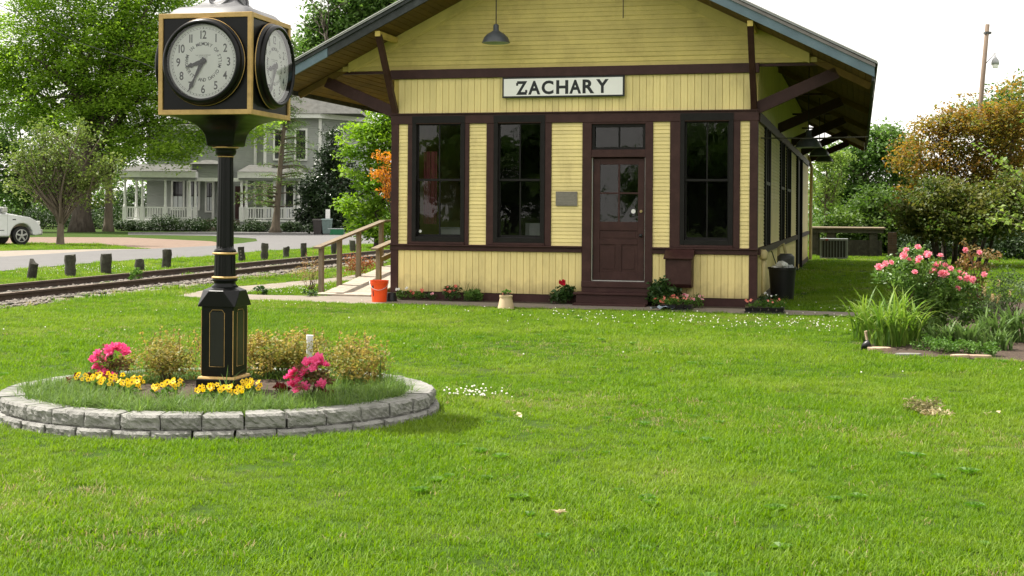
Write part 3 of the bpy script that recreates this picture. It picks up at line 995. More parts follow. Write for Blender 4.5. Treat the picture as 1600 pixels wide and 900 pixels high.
for (a, b) in FW:
    w = make_window(a, b, WZ0, WZ1)
    MB().box(a - 0.001, b + 0.001, -0.066, -0.0585, WZ1 - 0.10, WZ1 + 0.02).build('shade_roller', BLACK_WOOD, w)
sticker = MB().lathe([(0.0265, -0.002), (0.0265, 0.002)], 16, Matrix.Translation((-2.70, 0.045, 1.22)) @ Matrix.Rotation(R(90), 4, 'X')).build('window_sticker', WHITE, None)
sticker.parent = station

# interior things glimpsed through the glass
def room_thing(name, label, cat, loc): return thing(name, label, cat, SL(*loc), ST_A)
t = room_thing('filing_cabinet', 'pale cabinet standing inside behind the window nearest the ramp', 'cabinet', (-2.3, 1.6, 0.33))
MB().box(-0.45, 0.45, -0.25, 0.25, 0.0, 0.95).build('body', mat('pale_cabinet_paint', (0.45, 0.46, 0.45), 0.4), t, bevel=0.01)
for z in (0.1, 0.38, 0.66): MB().box(-0.42, 0.42, -0.265, -0.2505, z, z + 0.25).build('drawer', WHITE, t, bevel=0.006)
t = room_thing('curtain', 'dull red curtain hanging inside the window nearest the ramp', 'curtain', (-2.72, 0.28, 1.35))
mb = MB()
for i in range(8): mb.box(i * 0.03, i * 0.03 + 0.028, 0.02 * math.sin(i * 2), 0.02 * math.sin(i * 2) + 0.02, 0, 1.3)
mb.build('cloth', mat('red_cloth', (0.16, 0.03, 0.035), 0.8), t)
t = room_thing('work_table', 'long table with papers inside the middle front window', 'table', (-0.9, 1.5, 0.33))
MB().box(-0.8, 0.8, -0.35, 0.35, 0.72, 0.76).build('table_top', WHITE, t)
for sx in (-0.7, 0.7):
    for sy in (-0.28, 0.28): MB().box(sx - 0.03, sx + 0.03, sy - 0.03, sy + 0.03, 0, 0.72).build('leg', BLACK_WOOD, t)
o = MB().box(-0.3, 0.2, -0.2, 0.15, 0, 0.28).build('carton', mat('white_carton', (0.6, 0.6, 0.58), 0.7), None, SL(-0.8, 1.5, 1.09), (0, 0, 0.2)); tag(o, 'white carton on the table inside the middle window', 'box')

# --- door with transom
door = MB()
px0, px1 = DX0 + 0.022, DX1 - 0.022
gx0, gx1, gz0, gz1 = 0.545, 1.205, 1.42, 2.40
door.box(px0, gx0, 0.03, 0.075, 0.42, 2.505); door.box(gx1, px1, 0.03, 0.075, 0.42, 2.505)
door.box(gx0, gx1, 0.03, 0.075, gz1, 2.505); door.box(gx0, gx1, 0.03, 0.075, 1.27, gz0)
door.box(gx0, gx1, 0.031, 0.074, 1.03, 1.12); door.box(gx0, gx1, 0.03, 0.075, 0.42, 0.56)
door.box(gx0, gx1, 0.045, 0.07, 1.12, 1.27); door.box(gx0, gx1, 0.045, 0.07, 0.56, 1.03)
xm = (gx0 + gx1) / 2
door.box(xm - 0.05, xm + 0.05, 0.031, 0.074, 0.56, 1.03)
door.box(xm - 0.016, xm + 0.016, 0.036, 0.07, gz0, gz1); door.box(gx0, gx1, 0.037, 0.069, 1.895, 1.925)
door = door.build('door', BROWN, station, bevel=0.004)
for (a, b) in ((gx0, xm - 0.016), (xm + 0.016, gx1)):
    for (c, d) in ((gz0, 1.895), (1.925, gz1)):
        MB().add([(a, 0.052, c), (b, 0.052 + rnd.uniform(-.003, .003), c), (b, 0.052, d), (a, 0.052, d)], [(0, 1, 2, 3)]).build('pane', GLASS, door)
    MB().box(a + 0.05, b - 0.05, 0.038, 0.044, 0.61, 0.98).build('raised_panel', BROWN, door, bevel=0.003)
MB().box(gx0 + 0.04, gx1 - 0.04, 0.038, 0.044, 1.145, 1.245).build('raised_panel', BROWN, door, bevel=0.003)
BRASS = mat('dull_brass', (0.35, 0.27, 0.13), 0.35, 0.2, metal=0.8)
MB().lathe([(0.012, 0), (0.014, 0.02), (0.03, 0.035), (0.032, 0.055), (0.018, 0.07)], 12, Matrix.Translation((1.265, 0.03, 1.19)) @ Matrix.Rotation(R(90), 4, 'X')).build('door_knob', BLACK_PLASTIC, door, smooth=True)
MB().lathe([(0.027, 0), (0.025, 0.014), (0.02, 0.016)], 12, Matrix.Translation((1.262, 0.03, 1.60)) @ Matrix.Rotation(R(90), 4, 'X')).build('deadbolt', BRASS, door)
MB().lathe([(0.038, 0), (0.036, 0.004)], 20, Matrix.Translation((1.125, 0.049, 1.60)) @ Matrix.Rotation(R(90), 4, 'X')).build('door_sticker', WHITE, door)
for z in (0.75, 2.28): MB().box(DX0 + 0.002, DX0 + 0.03, 0.018, 0.03, z, z + 0.1).build('hinge', BLACK_PLASTIC, door)
ALU = mat('bare_aluminium', (0.5, 0.5, 0.48), 0.4, 0.1, metal=0.6)
mb = MB(); mb.box(DX0 + 0.001, DX0 + 0.014, 0.005, 0.029, 0.405, 2.52); mb.box(DX1 - 0.012, DX1 - 0.001, 0.005, 0.029, 0.405, 2.52); mb.box(DX0 + 0.015, DX1 - 0.013, 0.002, 0.028, 0.402, 0.416)
mb.build('weather_strip', ALU, door)
tr = MB(); tr.box(DX0, DX0 + 0.05, -0.01, 0.08, 2.6555, 3.09); tr.box(DX1 - 0.05, DX1, -0.01, 0.08, 2.6555, 3.09)
tr.box(DX0 + 0.05, DX1 - 0.05, -0.009, 0.079, 3.04, 3.09); tr.box(DX0 + 0.05, DX1 - 0.05, -0.009, 0.079, 2.6555, 2.70); tr.box(xm - 0.012, xm + 0.012, 0.01, 0.07, 2.70, 3.04)
tr = tr.build('transom_window', BLACK_WOOD, station, bevel=0.004)
for (a, b) in ((DX0 + 0.05, xm - 0.012), (xm + 0.012, DX1 - 0.05)):
    MB().add([(a, 0.04, 2.70), (b, 0.042, 2.70), (b, 0.04, 3.04), (a, 0.04, 3.04)], [(0, 1, 2, 3)]).build('pane', GLASS, tr)
st = MB(); st.box(0.255, 1.462, -0.12, 0.12, 0.30, 0.40)
st = st.build('threshold', BROWN, station, bevel=0.008)
MB().box(0.22, 1.44, -0.34, -0.001, 0.0, 0.185).build('step_riser', BROWN, station)
MB().box(0.17, 1.48, -0.375, -0.002, 0.1855, 0.222).build('step_tread', BROWN, station, bevel=0.008)
MB().box(0.20, 1.44, -0.56, -0.341, 0.0, 0.05).build('step_foot', BROWN, station, bevel=0.008)
MB().box(0.262, 1.455, -0.10, -0.001, 0.2225, 0.2995).build('step_riser', BROWN, station)

# --- roof
for sx in (-1, 1):
    def S(x, z): return (sx * x, z)
    roof = MB().prism([S(0, under(0) + 0.025), S(EAVE_X + 0.02, EAVE_Z + 0.015), S(EAVE_X + 0.02, EAVE_Z + 0.20), S(0, under(0) + 0.21)], FRONT, BACK, 'y').build('roof', DARK_FASCIA, station)
    MB().prism([S(0, under(0) + 0.215), S(EAVE_X + 0.07, EAVE_Z + 0.185), S(EAVE_X + 0.07, EAVE_Z + 0.21), S(0, under(0) + 0.245)], FRONT - 0.10, BACK + 0.08, 'y').build('roofing_sheet', ROOF_METAL, roof)
    n = 48
    dx = EAVE_X / n
    L = math.hypot(dx, dx * SLOPE)
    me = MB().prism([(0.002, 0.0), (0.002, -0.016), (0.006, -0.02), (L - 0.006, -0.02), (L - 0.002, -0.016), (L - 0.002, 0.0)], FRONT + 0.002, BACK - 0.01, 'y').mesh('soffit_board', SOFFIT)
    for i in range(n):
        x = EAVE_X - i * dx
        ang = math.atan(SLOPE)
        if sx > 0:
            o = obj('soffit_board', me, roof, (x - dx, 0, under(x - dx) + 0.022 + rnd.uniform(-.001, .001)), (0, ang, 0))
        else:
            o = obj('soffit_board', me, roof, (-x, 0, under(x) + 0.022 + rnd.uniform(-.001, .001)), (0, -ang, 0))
    # rake boards
    def rake(name, x0, x1, z0, z1, y0, y1, m, par=roof, bev=0.0):
        return MB().prism([S(x0, under(x0) + z0), S(x1, under(x1) + z0), S(x1, under(x1) + z1), S(x0, under(x0) + z1)], y0, y1, 'y').build(name, m, par, bevel=bev)
    if sx > 0:
        rake('rake_board', 0.0, EAVE_X + 0.02, 0.0, 0.205, FRONT - 0.045, FRONT - 0.001, BLUE)
    else:
        rake('rake_board', 4.05, EAVE_X + 0.02, 0.0, 0.205, FRONT - 0.045, FRONT - 0.001, BLUE)
        rake('rake_board', 0.0, 4.045, 0.01, 0.205, FRONT - 0.038, FRONT - 0.001, DARK_FASCIA)
    rake('rake_moulding', 0.0, EAVE_X + 0.03, 0.155, 0.208, FRONT - 0.075, FRONT - 0.046, mat('grey_moulding', (0.20, 0.18, 0.18), 0.5) if sx > 0 else DARK_FASCIA)
    rake('drip_strip', 0.0, EAVE_X + 0.06, 0.247, 0.262, FRONT - 0.115, FRONT - 0.06, WHITE if sx < 0 else ALU)
    rake('gable_trim', 0.0, 4.05, -0.17, -0.004, -0.052, -0.001, YELLOW_GABLE, station)
    rake('gable_trim', 0.0, 3.95, -0.21, -0.1705, -0.040, -0.001, YELLOW_GABLE, station)
    MB().box(sx * EAVE_X - 0.02, sx * EAVE_X + 0.02, FRONT + 0.0, BACK, EAVE_Z - 0.07, EAVE_Z + 0.17).build('eave_board', DARK_FASCIA, roof)
    # sagging metal strip along the eave
    mb = MB()
    rng = np.random.default_rng(5)
    ys = np.linspace(FRONT - 0.02, BACK, 60)
    off = np.cumsum(rng.normal(size=60)) * 0.006
    for i in range(59):
        xo = sx * (EAVE_X + 0.05)
        mb.add([(xo + off[i] * .4, ys[i], EAVE_Z + 0.18), (xo + off[i + 1] * .4, ys[i + 1], EAVE_Z + 0.18), (xo + off[i + 1] - sx * 0.02, ys[i + 1], EAVE_Z - 0.02 - abs(off[i + 1])), (xo + off[i] - sx * 0.02, ys[i], EAVE_Z - 0.02 - abs(off[i]))], [(0, 1, 2, 3)])
    mb.build('gutter_strip', ROOF_METAL, roof)
    # brackets
    for y in (0.03, 5.8, 11.5, 17.2, 22.95):
        b = MB().beam((sx * 3.20, y, 3.34), (sx * 4.50, y, under(4.50) - 0.10), 0.20, 0.07, (0, 1, 0))
        bo = b.build('eave_bracket', BROWN, station, bevel=0.006)
        MB().box(min(sx * 3.23, sx * 4.38), max(sx * 3.23, sx * 4.38), y - 0.03, y + 0.03, 4.03, 4.075).build('tie_beam', BROWN, bo)
        MB().beam((sx * 3.16, y, under(3.16) - 0.075), (sx * (EAVE_X - .03), y, under(EAVE_X - .03) - 0.075), 0.07, 0.11).build('rafter_tail', SOFFIT, bo)
    b = MB().beam((sx * 3.155, -0.03, 3.32), (sx * 3.155, -0.93, under(3.155) - 0.08), 0.10, 0.10)
    bo = b.build('gable_bracket', BROWN, station, bevel=0.006)
    MB().box(sx * 3.155 - 0.045, sx * 3.155 + 0.045, FRONT + 0.01, -0.054, under(3.155) - 0.11, under(3.155) - 0.02).build('lookout', YELLOW_OLD, bo)
MB().beam((0, FRONT - 0.1, under(0) + 0.25), (0, BACK + 0.08, under(0) + 0.25), 0.25, 0.05).build('ridge_cap', ROOF_METAL, station)

# --- right side wall dressing
mb = MB()
def side_open(y0, y1, z0, z1):
    """clapboard courses between openings on the side wall"""
    n = round((z1 - z0) / 0.066); p = (z1 - z0) / n
    for i in range(n):
        z = z0 + i * p
        mb.prism([(3.192, z), (3.212, z), (3.213, z + 0.004), (3.200, z + p + 0.004), (3.192, z + p + 0.004)], y0, y1, 'y')
cur = 0.12
for (a, b, c, d) in SIDE_WIN + [SIDE_DOOR]:
    side_open(cur, a - 0.14, 1.0, 3.12); cur = b + 0.14
side_open(cur, LEN, 1.0, 3.12)
kind(mb.build('side_clapboards', YELLOW, station), 'stuff')
mb = MB()
y = 0.105
while y < LEN - 0.12:
    if not (SIDE_DOOR[0] - 0.2 < y < SIDE_DOOR[1] + 0.1):
        mb.box(3.192, 3.208, y, y + 0.112, 0.15, 0.885)
    y += 0.116
kind(mb.build('side_wainscot_boards', YELLOW, station), 'stuff')
mb = MB()
y = 0.14
while y < LEN - 0.12:
    mb.box(3.192, 3.208, y, y + 0.112, 3.29, under(3.2) - 0.06)
    y += 0.116
kind(mb.build('side_frieze_boards', YELLOW, station), 'stuff')
for (a, b) in ((0.101, 14.25), (17.15, LEN)):
    MB().box(3.192, 3.26, a, b, 0.884, 0.996).build('sill_band', BROWN, station)
    MB().box(3.192, 3.225, a, b, 0.02, 0.149).build('skirt_board', BROWN, station)
MB().box(3.192, 3.25, 0.101, LEN, 3.122, 3.288).build('head_band', BROWN, station)
for (a, b, c, d) in SIDE_WIN:
    mbw = MB(); mbw.box(3.15, 3.245, a - 0.139, a, 0.997, 3.1215); mbw.box(3.15, 3.245, b, b + 0.139, 0.997, 3.1215); mbw.box(3.15, 3.24, a, b, 2.1, 2.16); mbw.box(3.15, 3.238, (a + b) / 2 - 0.02, (a + b) / 2 + 0.02, 1.0, 3.12)
    w = mbw.build('window', BLACK_WOOD, station)
    MB().add([(3.17, a, 1.0), (3.17, b, 1.0), (3.17, b, 3.12), (3.17, a, 3.12)], [(0, 1, 2, 3)]).build('pane', GLASS, w)
mbw = MB(); mbw.box(3.15, 3.27, 14.26, 14.4, 0.02, 3.1215); mbw.box(3.15, 3.27, 17.0, 17.14, 0.02, 3.1215); mbw.box(3.10, 3.18, 14.4, 17.0, 0.12, 3.2)
for i in range(13): mbw.box(3.18, 3.195, 14.41 + i * 0.2, 14.59 + i * 0.2, 0.14, 3.1)
mbw.build('freight_door', BLACK_WOOD, station)

# --- things fixed to or hanging from the station
sg = thing('station_sign', 'long white signboard with black frame reading ZACHARY above the windows', 'sign', SL(-0.09, -0.02, 3.735), ST_A)
MB().box(-1.075, 1.075, -0.095, -0.06, -0.178, 0.178).build('sign_frame', SIGN_BLACK, sg, bevel=0.004)
MB().box(-1.045, 1.045, -0.103, -0.0955, -0.150, 0.150).build('sign_panel', SIGN_WHITE, sg)
mb = MB()
xs = [-0.824, -0.609, -0.37, -0.113, 0.119, 0.349, 0.584]
for ch, x, w_ in zip('ZACHARY', xs, (0.198, 0.217, 0.21, 0.213, 0.208, 0.206, 0.22)):
    v, f, a, b, c, d = glyph_mesh(ch, 0.034)
    sx_, sz_ = w_ / (b - a), 0.238 / (d - c)
    mb.add([(x + (q[0] - a) * sx_, -0.1042, (q[1] - c) * sz_ - 0.123 + (x * 0.008)) for q in v], f)
mb.box(-0.824, -0.788, -0.1052, -0.1043, 0.03, 0.08); mb.box(-0.662, -0.626, -0.1052, -0.1043, -0.095, -0.045)
mb.build('lettering', SIGN_BLACK, sg)

pl = thing('wall_plaque', 'small grey metal plaque on the clapboards left of the door', 'plaque', SL(-0.025, -0.028, 1.81), ST_A)
PLQ = mat('grey_bronze', (0.19, 0.175, 0.15), 0.45, 0.2, 20, metal=0.3)
MB().box(-0.19, 0.19, -0.02, 0, -0.125, 0.125).build('plate', PLQ, pl, bevel=0.006)
mb = MB()
for i in range(7): mb.box(-0.15 + 0.01 * (i % 3), 0.15 - 0.02 * (i % 2), -0.022, -0.0202, 0.075 - i * 0.026, 0.085 - i * 0.026)
mb.build('raised_lines', mat('plaque_relief', (0.24, 0.22, 0.19), 0.4), pl)

mx = thing('drop_box', 'brown painted wooden drop box under the window right of the door', 'mailbox', SL(1.95, -0.03, 0.33), ST_A)
MB().prism([(-0.30, 0.06), (-0.24, 0.0), (0.0, 0.0), (0.0, 0.54), (-0.30, 0.50)], -0.22, 0.22, 'x').build('body', BROWN, mx, bevel=0.006)
MB().prism([(-0.36, 0.50), (-0.35, 0.475), (0.0, 0.535), (0.0, 0.655), (-0.03, 0.655)], -0.245, 0.245, 'x').build('lid', BROWN, mx, bevel=0.006)

LAMP_GREY = mat('grey_enamel', (0.06, 0.068, 0.075), 0.4, 0.2, 10, 0.3, (0.1, 0.09, 0.08), 12)
LAMP_IN = mat('white_enamel', (0.55, 0.57, 0.56), 0.5, 0.1)
def pendant(label, x, y, zb, r=0.24, drop=None):
    t = thing('pendant_lamp', label, 'lamp', SL(x, y, zb), ST_A, 'barn lamps hanging under the eaves')
    prof = [(r, 0.0), (r * 0.98, 0.02), (r * 0.86, 0.09), (r * 0.62, 0.15), (r * 0.33, 0.19), (r * 0.2, 0.215), (r * 0.2, 0.30), (r * 0.12, 0.32)]
    MB().lathe(prof, 28, caps=False).build('shade', LAMP_GREY, t, smooth=True)
    MB().lathe([(a * 0.97 - 0.002, b - 0.004) for a, b in prof[:5]], 28, caps=False).build('shade_lining', LAMP_IN, t, smooth=True)
    MB().lathe([(0.01, 0.02), (0.04, 0.05), (0.045, 0.09), (0.02, 0.15)], 12).build('bulb', LAMP_IN, t, smooth=True)
    top = under(x) - zb - 0.002
    MB().tube([(0, 0, 0.31), (0, 0, top)], 0.010, 6).build('cord', BLACK_PLASTIC, t)
    return t
pendant('grey barn lamp hanging under the front gable, above the sign', -1.18, -0.5, 4.47)
pendant('barn lamp under the side eave nearest the corner post', 3.95, 2.6, 2.80)
pendant('barn lamp midway along the shaded side eave', 3.95, 9.5, 2.93)
pendant('barn lamp farthest down the shaded side eave', 3.95, 14.0, 2.96)
o = MB().tube([(0, 0, 0), (0, 0, under(1.02) - 4.83)], 0.008, 6).build('dangling_wire', BLACK_PLASTIC, None, SL(1.02, -0.5, 4.83)); tag(o, 'bare dangling wire under the gable peak, no lamp on it', 'wire')
o = MB().tube([(3.2, 0.8, 2.88), (4.0, 0.8, 2.87), (5.0, 0.8, 2.89)], 0.012, 6).build('conduit', POST_DARK, None, ST_O, (0, 0, ST_A)); tag(o, 'thin pipe reaching out from the shaded side wall under the eave', 'pipe')
# pipes on the side wall
PIPE = mat('cream_pipe', (0.50, 0.42, 0.20), 0.5, 0.1)
mb = MB(); mb.tube([(0.09, 0, 0.05), (0.09, 0, 0.86)], 0.035, 10); mb.tube([(0.09, 0.32, 0.05), (0.09, 0.32, 0.82)], 0.028, 10); mb.lathe([(0.06, 0.80), (0.07, 0.84), (0.07, 0.93), (0.04, 0.97)], 12, Matrix.Translation((0.09, 0, 0)))
o = mb.build('vent_pipes', PIPE, None, SL(3.21, 0.35), (0, 0, ST_A), smooth=True); tag(o, 'cream painted capped pipe pair beside the corner post', 'pipe')
METER = mat('meter_grey', (0.07, 0.075, 0.075), 0.5, 0.2)
gm = thing('gas_meter', 'dark grey gas meter on the shaded wall behind the trash can', 'meter', SL(3.45, 4.6), ST_A)
mb = MB(); mb.lathe([(0.10, 0.45), (0.17, 0.5), (0.17, 0.72), (0.11, 0.78)], 14); mb.build('meter_body', METER, gm, smooth=True)
MB().tube([(-0.14, 0, 0.0), (-0.14, 0, 0.9), (-0.05, 0, 0.98), (0, 0, 0.78)], 0.03, 8).build('riser', PIPE, gm)
MB().box(-0.09, 0.09, -0.18, -0.165, 0.55, 0.68).build('meter_face', METER, gm)
o = MB().tube([(0, 0, 0.05), (0.0, 0.02, 1.5), (0.02, 0.0, 3.1), (-0.12, 0, 3.5)], 0.055, 10).build('downspout', PIPE, None, SL(3.30, LEN - 0.1), (0, 0, ST_A)); tag(o, 'cream downspout at the far corner of the station', 'downspout')

# ------------------------------------------------------------------ street clock
CK = W(350.5, 560, 10.66); CK.z = 0.0
CK_A = -R(13.0)
ck = thing('street_clock', 'black four-faced memorial post clock with gold trim standing in the flower bed', 'clock', CK, CK_A)
MB().frustum(0.335, 0.335, 0.08, 0.325, 0.325, 0.262).build('plinth', CLOCK_BLACK, ck, bevel=0.006)
MB().frustum(0.315, 0.315, 0.2625, 0.300, 0.300, 0.282).build('plinth_band', GOLD, ck, bevel=0.004)
MB().box(-0.135, 0.135, -0.135, 0.135, 0.2825, 0.865).build('pedestal', CLOCK_BLACK, ck, bevel=0.01)
h_ = 0.158
oc = [(h_, -0.06), (h_, 0.06), (0.06, h_), (-0.06, h_), (-h_, 0.06), (-h_, -0.06), (-0.06, -h_), (0.06, -h_)]
v = [(h_, -h_, 0.83), (h_, h_, 0.83), (-h_, h_, 0.83), (-h_, -h_, 0.83)] + [(a, b, 0.955) for a, b in oc] + [(a * 0.55, b * 0.55, 0.985) for a, b in oc]
f = [(0, 1, 5, 4), (1, 2, 7, 6), (2, 3, 9, 8), (3, 0, 11, 10), (1, 6, 5), (2, 8, 7), (3, 10, 9), (0, 4, 11), (3, 2, 1, 0)]
f += [(4 + i, 4 + (i + 1) % 8, 12 + (i + 1) % 8, 12 + i) for i in range(8)] + [tuple(range(12, 20))]
MB().add(v, f).build('pedestal_cap', CLOCK_BLACK, ck, bevel=0.004)
for k in range(4):
    m = Matrix.Rotation(k * math.pi / 2, 4, 'Z')
    mb = MB()
    ring = [(-0.062, 0.36), (0.062, 0.36), (0.062, 0.78), (0.042, 0.805), (-0.042, 0.805), (-0.062, 0.78), (-0.062, 0.36)]
    mb.tube([m @ Vector((a, -0.136, b)) for a, b in ring], 0.0018, 5)
    mb.build('panel_line', GOLD, ck)
    MB().box(-0.055, 0.055, -0.1365, -0.128, 0.367, 0.79, m).build('pedestal_panel', mat('panel_black', (0.012, 0.012, 0.012), 0.3) if k == 0 else bpy.data.materials['panel_black'], ck)
    mb = MB(); mb.tube([m @ Vector((0.134, -0.134, 0.30)), m @ Vector((0.134, -0.134, 0.80))], 0.003, 5); mb.build('corner_line', GOLD, ck)
MB().lathe([(0.10, 0.97), (0.105, 0.985), (0.085, 1.0), (0.085, 1.02), (0.10, 1.03), (0.10, 1.042), (0.088, 1.05)], 28).build('collar', CLOCK_BLACK, ck, smooth=True)
def gold_ring(z, r, h=0.02): MB().lathe([(r - 0.012, z), (r, z + h * 0.2), (r + 0.004, z + h * 0.5), (r, z + h * 0.8), (r - 0.012, z + h)], 28).build('gold_ring', GOLD, ck, smooth=True)
gold_ring(1.045, 0.101); gold_ring(1.235, 0.097); gold_ring(2.075, 0.104, 0.015); gold_ring(2.005, 0.066, 0.010)


def fluted(r0, r1, z0, z1, n=16):
    mb = MB(); v = []; f = []
    m_ = n * 4
    for i, z in enumerate((z0, z1)):
        r = (r0, r1)[i]
        for k in range(m_):
            t_ = 2 * math.pi * k / m_
            rr = r * (1 - 0.07 * (0.5 + 0.5 * math.cos(t_ * n)))
            v.append((rr * math.cos(t_), rr * math.sin(t_), z))
    for k in range(m_):
        f.append((k, (k + 1) % m_, m_ + (k + 1) % m_, m_ + k))
    return mb.add(v, f)
fluted(0.086, 0.082, 1.06, 1.24).build('lower_shaft', CLOCK_BLACK, ck, smooth=True)
fluted(0.069, 0.060, 1.27, 2.01).build('shaft', CLOCK_BLACK, ck, smooth=True)
MB().lathe([(0.085, 1.25), (0.088, 1.26), (0.082, 1.275), (0.068, 1.285), (0.066, 1.30)], 28).build('shaft_base', CLOCK_BLACK, ck, smooth=True)
MB().lathe([(0.058, 2.012), (0.078, 2.03), (0.085, 2.05), (0.080, 2.07), (0.098, 2.076)], 28).build('shaft_neck', CLOCK_BLACK, ck, smooth=True)


def squares(prof, name, m, chamfer=0.22, **kw):
    """stack of square rings with cut corners"""
    mb = MB(); v = []; f = []
    for (h, z) in prof:
        c = h * (1 - chamfer)
        v += [(h, -c, z), (h, c, z), (c, h, z), (-c, h, z), (-h, c, z), (-h, -c, z), (-c, -h, z), (c, -h, z)]
    for i in range(len(prof) - 1):
        for k in range(8):
            f.append((i * 8 + k, i * 8 + (k + 1) % 8, (i + 1) * 8 + (k + 1) % 8, (i + 1) * 8 + k))
    f.append(tuple(range(8))[::-1]); f.append(tuple((len(prof) - 1) * 8 + k for k in range(8)))
    return mb.add(v, f).build(name, m, ck, **kw)
squares([(0.105, 2.09), (0.115, 2.10), (0.120, 2.14), (0.128, 2.18), (0.145, 2.215), (0.175, 2.25), (0.22, 2.28), (0.285, 2.305), (0.345, 2.32), (0.362, 2.328)], 'capital', CLOCK_BLACK, 0.10, autosmooth=38)
HB, Z0B, Z1B = 0.372, 2.332, 3.085
MB().box(-HB, HB, -HB, HB, Z0B, Z1B).build('head_case', CLOCK_BLACK, ck)
mb = MB(); e = 0.013
for z in (Z0B, Z1B):
    for k in range(4):
        m = Matrix.Rotation(k * math.pi / 2, 4, 'Z')
        mb.box(-HB - e * 0.5, HB + e * 0.5, -HB - e, -HB + e * 1.4, z - e - (0.012 if z > 3 else 0), z + e + (0.012 if z < 3 else 0), m)
for k in range(4):
    m = Matrix.Rotation(k * math.pi / 2, 4, 'Z')
    mb.box(HB - e * 1.6, HB + e * 1.1, -HB - e * 1.1, -HB + e * 1.6, Z0B - e, Z1B + e, m)
mb.build('gold_edging', GOLD, ck, bevel=0.003)
CLOCK_ROOF = mat('sky_sheen_black_roof', (0.10, 0.10, 0.105), 0.45, 0.15, 6, 0.3, (0.2, 0.2, 0.2), 4.0)  # black paint greyed in colour to imitate the sky reflected in it
squares([(0.345, 3.098), (0.330, 3.12), (0.300, 3.150), (0.285, 3.160), (0.215, 3.175), (0.165, 3.20), (0.125, 3.24), (0.105, 3.29), (0.095, 3.36), (0.10, 3.40), (0.06, 3.43), (0.03, 3.47), (0.008, 3.58)], 'clock_roof', CLOCK_ROOF, 0.10, autosmooth=38)
for k in range(4):
    m = Matrix.Rotation(k * math.pi / 2, 4, 'Z')
    pts = [m @ Vector((0.085 * math.sin(a), -0.13 - 0.03 * math.cos(a), 3.275 - 0.085 * math.cos(a))) for a in np.linspace(-1.9, 1.9, 17)]
    MB().tube(pts, 0.012, 6).build('scroll_moulding', CLOCK_ROOF, ck, smooth=True)

